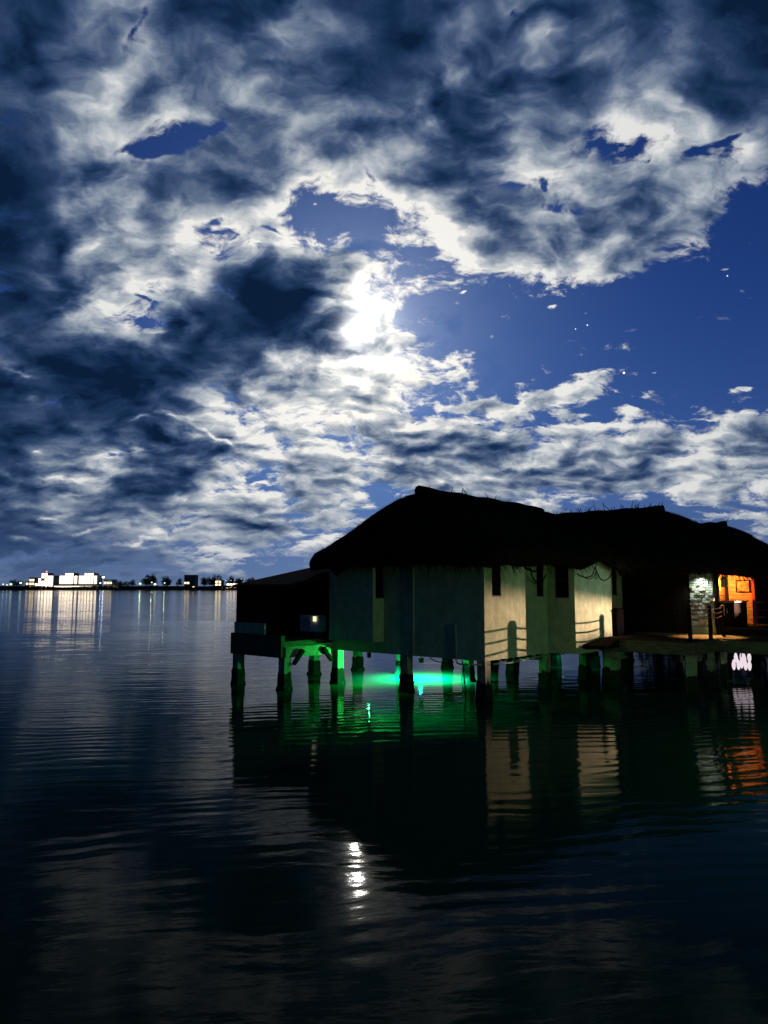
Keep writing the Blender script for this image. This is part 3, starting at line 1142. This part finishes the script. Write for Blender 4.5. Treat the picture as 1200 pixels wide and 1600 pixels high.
for uu in RP:
    b = MB(RL2)
    b.lathe((uu, 6.97, 1.45), [(0.062, 0.0), (0.062, 0.93), (0.058, 0.965), (0.045, 0.99), (0.02, 1.005)], 12)
    b.build('post', M['dark_wood'], rail2, smooth=True)
for a, c in zip(RP, RP[1:]):
    for hz, sag in ((0.92, 0.035), (0.79, 0.05), (0.66, 0.06)):
        b = MB(RL2)
        b.tube([(a + (c - a) * t / 8, 6.97, 1.45 + hz - sag * 4 * (t / 8) * (1 - t / 8)) for t in range(9)], 0.014, 6)
        b.build('rope', M['rope'], rail2, smooth=True)

CB = (-3.45, 9.6, 1.70)
cnt = thing('counter', 'dark fronted serving counter with a pale side standing on the porch step', 'counter', CB)
b = MB(CB)
b.box(-3.70, -3.19, 9.12, 10.6, 1.705, 2.50)
b.build('cabinet', M['dark_wood'], cnt)
b = MB(CB)
b.box(-3.735, -3.703, 9.10, 10.6, 1.705, 2.50)
b.build('side_panel', M['dark_wood'], cnt)
b = MB(CB)
b.box(-3.78, -3.16, 9.06, 10.66, 2.503, 2.56)
b.build('counter_top', M['plank'], cnt)
b = MB(CB)
b.box(-3.45, -3.44, 9.095, 9.118, 1.75, 2.45)
b.build('door_gap', M['rubber'], cnt)
b = MB(CB)
b.tube([(-3.52, 9.09, 2.15), (-3.52, 9.09, 2.32)], 0.012, 6)
b.build('handle', M['metal'], cnt)

RB = (-4.2, 11.0, 1.70)
rr_ = thing('timber_railing', 'red timber railing with horizontal bars beside the amber porch room', 'railing', RB)
for uu in (-3.88, -5.6, -7.3):
    b = MB(RB)
    b.box(uu - 0.055, uu + 0.055, 10.95, 11.05, 1.70, 2.56)
    b.build('post', M['red_paint'], rr_)
for zz in (1.98, 2.24, 2.50):
    for a, c in ((-5.54, -3.94), (-7.24, -5.66)):
        b = MB(RB)
        b.box(a, c, 10.975, 11.025, zz - 0.03, zz + 0.03)
        b.build('rail', M['red_paint'], rr_)

XB = (-0.6, 6.5, 1.45)
bx = thing('storage_box', 'storage box with a lid, blackened to stand for shade, against the house wall beyond the side bay', 'box', XB)
b = MB(XB)
b.box(-1.02, -0.05, 6.12, 7.25, 1.455, 2.24)
b.build('body', M['shaded_black'], bx)
b = MB(XB)
b.box(-1.06, -0.02, 6.09, 7.28, 2.243, 2.31)
b.build('lid', M['shaded_black'], bx)

# ------------------------------------------------------------------ air conditioner on the terrace
AB = (6.4, -0.2, 1.40)
ac = thing('air_conditioner', 'white outdoor air conditioner unit with round black fan grille on the terrace', 'air conditioner', AB)
b = MB(AB)
b.box(5.95, 6.85, -0.36, -0.06, 1.60, 2.12)
casing = b.build('casing', M['ac_white'], ac)
b = MB(AB)
b.lathe((6.53, -0.363, 1.86), [(0.205, -0.012), (0.225, -0.012), (0.225, 0.002), (0.205, 0.002)], 24, 'v')
b.build('grille_ring', M['ac_white'], ac)
b = MB(AB)
b.lathe((6.53, -0.362, 1.86), [(0.20, -0.004), (0.20, 0.001)], 24, 'v')
b.build('fan_opening', M['ac_dark'], ac)
for kk in range(5):
    b = MB(AB)
    a0 = 2 * math.pi * kk / 5
    c_ = []
    for (rr, da) in ((0.04, 0.0), (0.18, 0.25), (0.185, 0.75), (0.05, 0.7)):
        c_.append(b.pt(6.53 + rr * math.cos(a0 + da), -0.370 - 0.006 * (da > .5), 1.86 + rr * math.sin(a0 + da)))
    b.face(*c_)
    b.build('fan_blade', M['frame'], ac)
b = MB(AB)
for rr in (0.06, 0.11, 0.16):
    b.tube([(6.53 + rr * math.cos(t * math.pi / 10), -0.385, 1.86 + rr * math.sin(t * math.pi / 10)) for t in range(21)], 0.004, 4, cap=False)
b.build('grille_wire', M['ac_dark'], ac)
for uu in (6.05, 6.72):
    b = MB(AB)
    b.box(uu, uu + 0.06, -0.37, -0.04, 1.405, 1.598)
    b.build('foot', M['metal'], ac)
LB = (6.15, -0.42, 2.0)
ll = thing('glowing_sticker', 'pale yellow sticker at the upper right corner of the air conditioner, made to glow', 'lamp', LB)
b = MB(LB)
b.box(6.08, 6.20, -0.40, -0.365, 1.93, 2.09)
b.build('lamp_shade', emitter('sticker_glow', (1.0, 0.93, 0.55), 1.1), ll)  # glowing face added for the bright sticker on the unit, no lamp
b = MB(LB)
b.box(6.07, 6.21, -0.41, -0.362, 2.093, 2.11)
b.build('lamp_cap', M['metal'], ll)  # cap added over the glowing sticker

# ------------------------------------------------------------------ cables hanging under the eave
def cable(pts, r, label, name='hanging_cable', n=6):
    base = pts[0]
    P = [Vector(p) for p in pts]
    out = []
    for i in range(len(P) - 1):
        p0, p1, p2, p3 = P[max(i - 1, 0)], P[i], P[i + 1], P[min(i + 2, len(P) - 1)]
        for k in range(6):
            t = k / 6.0
            out.append(0.5 * ((2 * p1) + (p2 - p0) * t + (2 * p0 - 5 * p1 + 4 * p2 - p3) * t * t + (-p0 + 3 * p1 - 3 * p2 + p3) * t ** 3))
    out.append(P[-1])
    m = MB(base)
    m.tube(out, r, n)
    o = m.build(name, M['rubber'], smooth=True)
    o.location = H(*base)
    o.rotation_euler = (0, 0, -ANG)
    return tag(o, label, 'cable')


cable([(-0.98, 3.50, 3.40), (-0.98, 4.0, 3.31), (-0.99, 4.45, 3.36), (-1.0, 4.62, 3.55), (-1.0, 4.70, 3.62), (-1.0, 4.82, 3.46), (-0.99, 5.1, 3.26),
       (-0.98, 5.5, 3.24), (-0.97, 5.9, 3.40), (-0.95, 6.1, 3.65)], 0.016, 'black cable looped in two sags across the lit side bay')
cable([(-1.0, 4.70, 3.62), (-1.01, 4.82, 3.80), (-1.02, 4.88, 4.05)], 0.012, 'short cable rising from the loop on the side bay to the eave')
cable([(-0.99, 4.0, 3.30), (-0.99, 4.3, 3.26), (-1.0, 4.6, 3.36), (-1.0, 4.72, 3.50), (-1.0, 4.66, 3.30), (-1.0, 4.80, 3.28), (-1.0, 4.75, 3.45)], 0.010, 'tangle of thin wire at the middle of the side bay')
cable([(-0.55, 1.1, 3.62), (-0.5, 1.5, 3.50), (-0.45, 2.0, 3.46), (-0.4, 2.35, 3.58)], 0.03, 'thick black cable sagging under the eave beside the nearest slot window')
cable([(-0.3, 1.95, 3.55), (-0.25, 2.15, 3.30), (-0.2, 2.5, 3.16), (-0.15, 2.85, 3.14), (-0.12, 3.2, 3.4)], 0.022, 'black cable loop hanging before the second slot window')
cable([(1.75, -0.12, 1.05), (1.55, -0.1, 0.96), (1.2, -0.1, 0.95), (0.95, -0.08, 0.99)], 0.014, 'loose cable drooping below the front wall')
cable([(1.15, 0.6, 0.95), (1.05, 0.55, 0.4), (0.98, 0.5, 0.05), (0.92, 0.5, -0.3)], 0.02, 'thin cable dangling from under the house into the water')


# ------------------------------------------------------------------ lamps
def spot(name, loc, target, power, color, angle, blend, size, parent=None):
    l = bpy.data.lights.new(name, 'SPOT')
    l.energy = power
    l.color = color
    l.spot_size = math.radians(angle)
    l.spot_blend = blend
    l.shadow_soft_size = size
    o = bpy.data.objects.new(name, l)
    COL.objects.link(o)
    o.location = loc
    o.rotation_euler = (Vector(target) - Vector(loc)).to_track_quat('-Z', 'Y').to_euler()
    return o


def point(name, loc, power, color, size):
    l = bpy.data.lights.new(name, 'POINT')
    l.energy = power
    l.color = color
    l.shadow_soft_size = size
    o = bpy.data.objects.new(name, l)
    COL.objects.link(o)
    o.location = loc
    return o


# lamp standard on the outer boardwalk, just beyond the right edge of the picture: two floodlight heads
LS = (-6.55, 11.6, 1.70)
std = thing('lamp_post', 'lamp post with two floodlight heads on the outer boardwalk', 'lamp', LS)
b = MB(LS)
b.tube([(-6.75, 11.75, 1.70), (-6.75, 11.75, 3.35)], 0.04, 10)
b.build('pole', M['metal'], std, smooth=True)
for zz, mat in ((2.77, emitter('warm_flood_glass', (1, 0.72, 0.45), 8.0)), (3.16, emitter('cool_flood_glass', (0.8, 1.0, 0.85), 8.0))):
    b = MB(LS)
    b.box(-6.72, -6.58, 11.55, 11.83, zz - 0.09, zz + 0.09)
    hd = b.build('floodlight', M['metal'], std)
    b = MB(LS)
    b.box(-6.578, -6.572, 11.58, 11.80, zz - 0.07, zz + 0.07)
    b.build('lens', mat, hd)
    # visor and lower door that keep the beam between eave and water
    b = MB(LS)
    va, vb, vl = (0.032, -0.024, 0.50) if zz < 3 else (0.03, 0.045, 0.75)
    pl_ = [b.pt(u_, v_, zz + z_ + t_) for t_ in (0.0, 0.012) for (u_, z_) in ((-6.575, va), (-6.575 + vl, vb)) for v_ in (11.15, 12.0)]
    for q_ in ((0, 1, 3, 2), (4, 6, 7, 5), (0, 4, 5, 1), (2, 3, 7, 6), (0, 2, 6, 4), (1, 5, 7, 3)):
        b.face(*(pl_[n_] for n_ in q_))
    b.build('visor', M['metal'], hd)
    b = MB(LS)
    b.box(-6.575, -6.18, 11.15, 12.0, zz - 0.095, zz - 0.083)
    b.build('lower_door', M['metal'], hd)
spot('warm_floodlight', H(-6.53, 11.6, 2.765), H(0.0, 2.6, 0.6), 12500, (1.0, 0.56, 0.42), 46, 0.5, 0.018)
spot('cool_floodlight', H(-6.53, 11.6, 3.16), H(-0.9, 4.7, 3.05), 950, (0.80, 1.0, 0.82), 18, 0.8, 0.03)

# lamp on a mooring pile well to the right, outside the picture, that catches the right-hand faces of posts and bay
PL = (-12.0, -1.7, 0.0)
pile = thing('pile_lamp', 'lamp on a single mooring pile out on the water to the right', 'lamp', PL)
b = MB(PL)
b.tube([(-12.0, -1.7, -2.0), (-12.0, -1.7, 2.1)], 0.13, 12)
b.build('pile', M['dark_wood'], pile, smooth=True)
b = MB(PL)
b.lathe((-12.0, -1.7, 2.32), [(0.15, 0.10), (0.16, 0.06), (0.05, 0.06)], 14)
b.build('lamp_cap', M['metal'], pile)
b = MB(PL)
b.tube([(-12.09, -1.7, 2.1), (-12.09, -1.7, 2.37)], 0.01, 6)
b.build('bracket', M['metal'], pile)
point('pile_lamp_light', H(-12.0, -1.7, 2.22), 420, (0.62, 1.0, 0.40), 0.05)

# downlight over the stone pier
DL = (-2.8, 8.80, 3.30)
dl = thing('downlight', 'small round downlight under the eave above the stacked stone pier', 'lamp', DL)
b = MB(DL)
b.lathe((-2.8, 8.72, 3.42), [(0.05, 0.14), (0.055, 0.0), (0.045, 0.0)], 12)
b.build('housing', M['ac_dark'], dl)
spot('pier_downlight', H(-2.8, 8.70, 3.42), H(-2.78, 9.02, 2.0), 120, (0.86, 1.0, 0.84), 120, 0.8, 0.03)

# amber lamp in the porch room
AL = (-2.8, 11.4, 3.3)
al = thing('pendant_lamp', 'amber pendant lamp hanging in the porch room under the dark eave', 'lamp', AL)
b = MB(AL)
b.tube([(-2.78, 11.4, 3.75), (-2.78, 11.4, 3.42)], 0.008, 6)
b.build('cord', M['rubber'], al)
b = MB(AL)
b.lathe((-2.78, 11.4, 3.28), [(0.02, 0.14), (0.12, 0.0), (0.11, 0.0)], 14)
b.build('lamp_shade', M['metal'], al)
b = MB(AL)
ring = [(-2.78 + 0.14 * math.cos(math.radians(t)), 11.4 + 0.14 * math.sin(math.radians(t))) for t in range(190, 300, 12)]
for (p0, q0), (p1, q1) in zip(ring, ring[1:]):
    b.face(b.pt(p0, q0, 3.02), b.pt(p1, q1, 3.02), b.pt(p1, q1, 3.30), b.pt(p0, q0, 3.30))
b.build('glare_shield', M['metal'], al)  # added plate, keeps the lamp's streak off the water
point('amber_lamp', H(-2.78, 11.4, 3.20), 210, (1.0, 0.36, 0.06), 0.05)
spot('amber_step_light', H(-3.3, 8.62, 3.42), H(-3.3, 7.9, 1.45), 4500, (1.0, 0.50, 0.14), 60, 0.6, 0.05)
SB = (-3.3, 8.62, 3.44)
sl = thing('step_lamp', 'amber downlight under the eave shining on the boardwalk step', 'lamp', SB)
b = MB(SB)
b.lathe((-3.3, 8.62, 3.43), [(0.05, 0.14), (0.055, 0.0), (0.045, 0.0)], 12)
b.build('housing', M['ac_dark'], sl)

# made-up glowing clump below the boardwalk, standing in for a lamp's reflection
WB = (-3.9, 9.3, 0.9)
wf = thing('reflection_clump', 'clump of glowing white lobes below the boardwalk, standing in for a lamp reflected in the water', 'lamp', WB)
b = MB(WB)
b.tube([(-3.83, 9.3, 1.30), (-3.83, 9.3, 0.74)], 0.018, 6)
b.build('stem', M['metal'], wf)  # hanger added for the glowing clump
gw = emitter('reflection_glow', (1.0, 0.84, 0.92), 0.85)
R = random.Random(4)
for kk in range(9):
    c = Vector((-3.83 + (kk % 5 - 2) * 0.12 + R.uniform(-.03, .03), 9.3 + R.uniform(-.12, .12), 0.52 + 0.20 * (kk // 5) + R.uniform(-.05, .05)))
    b = MB(WB)
    prof = [(0.012, 0.17), (0.035, 0.12), (0.062, 0.02), (0.058, -0.08), (0.035, -0.15), (0.006, -0.18)]
    b.lathe(c, prof, 10)
    b.build('reflection_lobe', gw, wf, smooth=True)

# green lamps under the near house
for i, (uu, vv, zz, pw, lb) in enumerate([
        (4.3, 2.7, 0.60, 9000, 'green lamp under the near house between its left stilts'),
        (4.6, 0.5, 0.92, 260, 'green lamp under the front edge of the near house floor'),
        (2.4, 9.0, 0.55, 14, 'green lamp under the rear of the near house'),
        (0.9, 9.3, 0.62, 6, 'green lamp below the boardwalk end of the near house')]):
    GB = (uu, vv, zz)
    g = thing('green_lamp', lb, 'lamp', GB, 'green lamps under the house')
    b = MB(GB)
    b.tube([(uu, vv, 1.07), (uu, vv, zz + 0.06)], 0.015, 6)
    b.build('stem', M['metal'], g)
    b = MB(GB)
    b.lathe((uu, vv, zz), [(0.03, 0.09), (0.06, 0.05), (0.065, 0.0), (0.055, 0.0)], 12)
    b.build('housing', M['ac_dark'], g)
    # added curved shield, hides the lamp's mirror image and keeps stilts darker
    b = MB(GB)
    low = 0.085 if i == 1 else 0.07      # skirt height, below the lamp
    ring = [(uu + 0.11 * math.cos(math.radians(t)), vv + 0.11 * math.sin(math.radians(t))) for t in range(115 if i == 0 else 195, 270, 10)]
    for (p0, q0), (p1, q1) in zip(ring, ring[1:]):
        b.face(b.pt(p0, q0, zz - low), b.pt(p1, q1, zz - low), b.pt(p1, q1, zz + 0.10), b.pt(p0, q0, zz + 0.10))
    b.build('glare_shield', M['ac_dark'], g)
    if i == 1:
        point('green_glow', H(uu, vv, zz - 0.05), pw, (0.02, 1.0, 0.12), 0.025)
    else:
        spot('green_glow', H(uu, vv, zz - 0.05), H(uu, vv, 0), pw, (0.0, 1.0, 0.42), 164, 0.25, 0.025)

# ------------------------------------------------------------------ trees
def leaf_mesh(name, rx, ry, rz, n, size, seed, mat):
    R = random.Random(seed)
    m = MB(local=False)
    lobes = [(Vector((R.uniform(-.55, .55) * rx, R.uniform(-.55, .55) * ry, R.uniform(-.45, .6) * rz)), R.uniform(.35, .62)) for _ in range(9)]
    for _ in range(n):
        c, s = lobes[R.randrange(len(lobes))]
        d = Vector((R.gauss(0, 1), R.gauss(0, 1), R.gauss(0, 1))).normalized() * (R.random() ** 0.45) * s
        p = c + Vector((d.x * rx, d.y * ry, d.z * rz))
        a = Vector((R.gauss(0, 1), R.gauss(0, 1), R.gauss(0, .6))).normalized() * size * R.uniform(.6, 1.3)
        b_ = a.cross(Vector((R.gauss(0, 1), R.gauss(0, 1), R.gauss(0, 1)))).normalized() * size * R.uniform(.25, .5)
        m.face(m.pt(*(p - a)), m.pt(*(p + b_)), m.pt(*(p + a)), m.pt(*(p - b_)))
    return m.mesh(name, mat)


def trunk_mesh(name, h, r, seed):
    R = random.Random(seed)
    m = MB(local=False)
    m.tube([(0, 0, -0.5), (R.uniform(-.05, .05) * h, 0, h * .4), (R.uniform(-.08, .08) * h, R.uniform(-.08, .08) * h, h)], r, 7, r * .4)
    for k in range(4):
        a = R.uniform(0, 6.28)
        m.tube([(0, 0, h * (.5 + .1 * k)), (math.cos(a) * h * .3, math.sin(a) * h * .3, h * (.85 + .1 * k))], r * .4, 5, r * .12)
    return m.mesh(name, M['bark'])


CROWNS = [leaf_mesh('crown_%d' % i, 1, 1, 1, 420, 0.16, 40 + i, M['leaf']) for i in range(4)]
TRUNKS = [trunk_mesh('trunk_%d' % i, 1.0, 0.05, 60 + i) for i in range(3)]


def tree(x, y, h, wd, label, group=None, z0=0.0, i=0):
    t = bpy.data.objects.new('tree', None)
    COL.objects.link(t)
    t.location = (x, y, z0)
    t.rotation_euler = (0, 0, (i * 2.4) % 6.28)
    tag(t, label, 'tree', group)
    mesh_ob('trunk', TRUNKS[i % 3], t, scale=(h * .62, h * .62, h * .62))
    mesh_ob('crown', CROWNS[i % 4], t, (0, 0, h * .62), scale=(wd / 2, wd / 2, h * .42))
    return t


# trees on the shore right behind the houses
p = H(-5.2, 27.0)
tree(p.x, p.y, 8.0, 5.0, 'bushy tree showing above the farthest thatched roof at the right edge', None, 0.0, 1)
p = H(-8.2, 25.0)
tree(p.x, p.y, 7.3, 4.5, 'lower tree at the right edge beyond the amber porch', None, 0.0, 2)
bk_ = MB(local=False)
bank = [(H(-14, 22), 0), (H(9, 26), 0), (H(12, 60), 0), (H(-30, 60), 0)]
gb = [bk_.pt(q.x, q.y, -0.5) for q, _ in bank] + [bk_.pt(q.x * 1.02, q.y * 1.02 + 1.5, 0.9) for q, _ in bank]
for k in range(4):
    bk_.face(gb[k], gb[(k + 1) % 4], gb[4 + (k + 1) % 4], gb[4 + k])
bk_.face(*gb[4:])
bk_.build('bank', M['land'])['kind'] = 'structure'
us = MB(local=False)
R = random.Random(77)
for _ in range(5200):
    q = H(R.uniform(-16, 6), R.uniform(23.5, 30), 0)
    zz = 0.6 + abs(R.gauss(0, 1)) * 1.35
    a = Vector((R.gauss(0, 1), R.gauss(0, 1), R.gauss(0, 1))).normalized() * .22
    b_ = a.cross(Vector((R.gauss(0, 1), R.gauss(0, 1), R.gauss(0, 1)))).normalized() * .1
    c = Vector((q.x, q.y, zz))
    us.face(us.pt(*(c - a)), us.pt(*(c + b_)), us.pt(*(c + a)), us.pt(*(c - b_)))
us.build('bushes', M['leaf'])['kind'] = 'stuff'

# ------------------------------------------------------------------ far shore: trees, hotels, lights
# low mangrove fringe that reads as one dark mass
mg = MB(local=False)
R = random.Random(5)
for _ in range(12000):
    x = R.uniform(-560, 420)
    y = R.uniform(849, 868)
    zz = R.uniform(0.2, 1) ** 0.8 * (4.3 + 2.2 * mnoise.noise(Vector((x * 0.02, 3, 0))))
    a = Vector((R.gauss(0, 1), R.gauss(0, .4), R.gauss(0, .7))).normalized() * R.uniform(.7, 1.5)
    b_ = a.cross(Vector((0, 1, 0.2))).normalized() * R.uniform(.35, .7)
    c = Vector((x, y, zz))
    mg.face(mg.pt(*(c - a)), mg.pt(*(c + b_)), mg.pt(*(c + a)), mg.pt(*(c - b_)))
mg.build('mangroves', M['leaf'])['kind'] = 'stuff'

FAR = 890.0


def fx(px):
    return (px - 600) / FPX * FAR


R = random.Random(21)
spots = [(8, 7), (26, 6), (36, 7), (190, 6), (198, 5), (206, 7), (212, 9), (228, 8), (233, 14), (238, 12), (252, 8), (256, 12), (263, 8), (272, 9), (281, 8), (310, 9),
         (318, 11), (325, 9), (331, 8), (337, 7), (343, 14), (351, 12), (358, 8), (366, 9), (374, 10), (384, 9), (394, 10), (405, 9)]
MARKS = [(0, 'left of the hotel row'), (187, 'right of the warm lit pavilion'), (225, 'right of the first greenish lamp'), (250, 'right of the second greenish lamp'),
         (307, 'right of the green lit block'), (336, 'behind the white terminal'), (373, 'right of the white terminal')]
ORD = ['first', 'second', 'third', 'fourth', 'fifth', 'sixth', 'seventh', 'eighth']
seen = {}
for i, (px, h) in enumerate(spots):
    mk = [m for m in MARKS if m[0] <= px][-1][1]
    seen[mk] = seen.get(mk, 0) + 1
    lab = '%s dark tree %s on the far shore' % (ORD[seen[mk] - 1], mk)
    tree(fx(px) + R.uniform(-3, 3), FAR + R.uniform(4, 40), h + 4.5, R.uniform(9, 15), lab, 'trees on the far shore', 1.5, i)

WHITE = emitter('hotel_window_white', (1.0, 0.82, 0.60), 3.4)
WARM = emitter('hotel_window_warm', (1.0, 0.74, 0.42), 2.4)
COOL = emitter('blue_white_lamp', (0.66, 0.74, 1.0), 30.0)
GREENL = emitter('greenish_lamp', (0.75, 1.0, 0.62), 2.0)
REDL = emitter('red_beacon_glow', (1.0, 0.06, 0.06), 14.0)
AMB = emitter('amber_lamp_glow', (1.0, 0.70, 0.30), 8.0)


def win_mesh(name, wd, ht, mat):
    m = MB(local=False)
    m.box(-wd / 2, wd / 2, -0.15, 0.0, 0, ht)
    return m.mesh(name, mat)


WM = {'white': win_mesh('hotel_window', 2.6, 2.4, WHITE), 'warm': win_mesh('hotel_window', 2.3, 2.0, WARM)}


def hotel(px0, px1, top_px, label, floors, kind, steps=None, depth=16.0, z0=1.5, lit=0.9, y=FAR, cat='building', wall='far_wall'):
    x0, x1 = (px0 - 600) / FPX * y, (px1 - 600) / FPX * y
    H_ = (918 - top_px) / FPX * y + 3.0 - z0
    t = thing('hotel', label, cat, ((x0 + x1) / 2, y, z0), None, local=False)
    wdt = x1 - x0
    n = max(1, int(wdt / 3.0))
    R2 = random.Random(int(px0))
    fh = H_ / floors
    blocks = steps or [(0.0, 1.0, floors)]
    bd = MB(local=False)
    for (a, b2, fl_) in blocks:
        bd.box(-wdt / 2 + a * wdt, -wdt / 2 + b2 * wdt - 0.02, 0.0 + 0.3 * (fl_ % 2), depth, -2.0, fh * fl_)
    bd.build('wall', M[wall], t)
    for (a, b2, fl_) in blocks:
        rf = MB(local=False)
        rf.box(-wdt / 2 + a * wdt - .3, -wdt / 2 + b2 * wdt + .25, -0.5, depth + .3, fh * fl_ + 0.01, fh * fl_ + 0.5)
        rf.build('roof', M['far_roof'], t)
        n = max(1, int((b2 - a) * wdt / 3.0))
        for f_ in range(fl_):
            for k in range(n):
                if R2.random() > lit:
                    continue
                x = -wdt / 2 + a * wdt + (k + .5) * (b2 - a) * wdt / n
                mesh_ob('window', WM[kind], t, (x, 0.3 * (fl_ % 2) - 0.02, f_ * fh + 0.45), scale=(1.1, 1, min(1.15, (fh - .5) / 2.3)))
    return t


hotel(42, 56, 903, 'low amber lit building at the left end of the hotel row', 3, 'warm', [(0, .45, 2), (.45, 1, 3)])
h = hotel(57, 85, 896, 'stepped brightly lit hotel with a red beacon on its roof', 6, 'white', [(0, .35, 4), (.35, .7, 6), (.7, 1, 5)])
b = MB(local=False)
b.tube([(0.5, 5, 17.5), (0.5, 5, 20.5)], 0.15, 6)
b.build('mast', M['metal'], h)
b = MB(local=False)
b.lathe((0.5, 5, 20.9), [(0.3, -.6), (0.65, -.2), (0.65, .3), (0.2, .7)], 10)
b.build('beacon', REDL, h)
hotel(95, 124, 896, 'long white lit hotel block, left half of the bright pair', 6, 'white', [(0, .3, 5), (.3, .75, 6), (.75, 1, 5)], lit=1.0)
hotel(125, 154, 896, 'long white lit hotel block, right half of the bright pair', 6, 'white', [(0, .3, 5), (.3, .8, 6), (.8, 1, 5)], lit=1.0)
hotel(87, 158, 913, 'low glaring waterfront arcade in front of the bright hotel pair', 1, 'white', depth=3.0, y=FAR - 22, lit=1.0)
hotel(164, 186, 906, 'low warm lit pavilion right of the bright hotels', 2, 'warm', [(0, .6, 2), (.6, 1, 1)], lit=.8)
hotel(289, 306, 899, 'dim green lit block standing above the far trees', 3, 'warm', lit=.25, wall='far_dark', y=FAR + 30)
hotel(337, 347, 907, 'small cream lit house beside the far pier lights', 3, 'warm', lit=.6)
hotel(345, 374, 912, 'low white glaring terminal by the far waterline', 2, 'white', [(0, .35, 1), (.35, 1, 2)], depth=3.0, y=FAR - 24, lit=1.0)


def street_lamp(px, top_px, mat, label, y=FAR - 10, size=1.0, group=None, power=0, color=(1, 1, 1)):
    x = (px - 600) / FPX * y
    h_ = (918 - top_px) / FPX * y + 3.0 - 1.0
    t = thing('street_lamp', label, 'lamp', (x, y, 1.0), group, local=False)
    m = MB(local=False)
    m.tube([(0, 0, 0), (0, 0, h_)], 0.12, 6, 0.07)
    m.build('pole', M['metal'], t)
    m = MB(local=False)
    m.lathe((0, -0.1, h_), [(0.2 * size, -.5 * size), (0.7 * size, -.15 * size), (0.7 * size, .2 * size), (0.2 * size, .5 * size)], 10)
    m.build('lamp_head', mat, t)
    if power:
        point('street_light', (x, y - 1.5, 1.0 + h_), power, color, 0.3)
    return t


street_lamp(163, 902, COOL, 'tall blue white floodlight at the right end of the bright hotels', size=1.6)
street_lamp(159, 911, COOL, 'lower blue white floodlight beside the waterfront arcade', size=.7)
for px, ty, s, w_ in ((8, 913, 1.3, 'farthest left'), (14, 914, 1.2, 'second from the left'), (20, 913, 2.0, 'third from the left'), (35, 911, 2.0, 'nearest the amber building')):
    street_lamp(px, ty, GREENL, 'greenish shore lamp left of the hotel row, ' + w_, size=s, group='greenish lamps left of the hotels')
for px, ty, s, w_ in ((221, 912, 2.0, 'the leftmost'), (244, 913, 2.3, 'the largest'), (259, 911, 1.2, 'the rightmost'), (239, 910, 1.2, 'the small upper one')):
    street_lamp(px, ty, GREENL, 'greenish shore lamp between the far trees, ' + w_, size=s, group='greenish lamps between the far trees', power=300, color=(.7, 1, .5))
for px, w_ in ((342, 'first'), (354, 'second'), (362, 'third'), (368, 'fourth'), (378, 'fifth, tallest')):
    street_lamp(px, 907 if px < 370 else 905, WHITE, w_ + ' pale mast light from the left by the white far terminal', size=.45, group='mast lights by the far terminal')
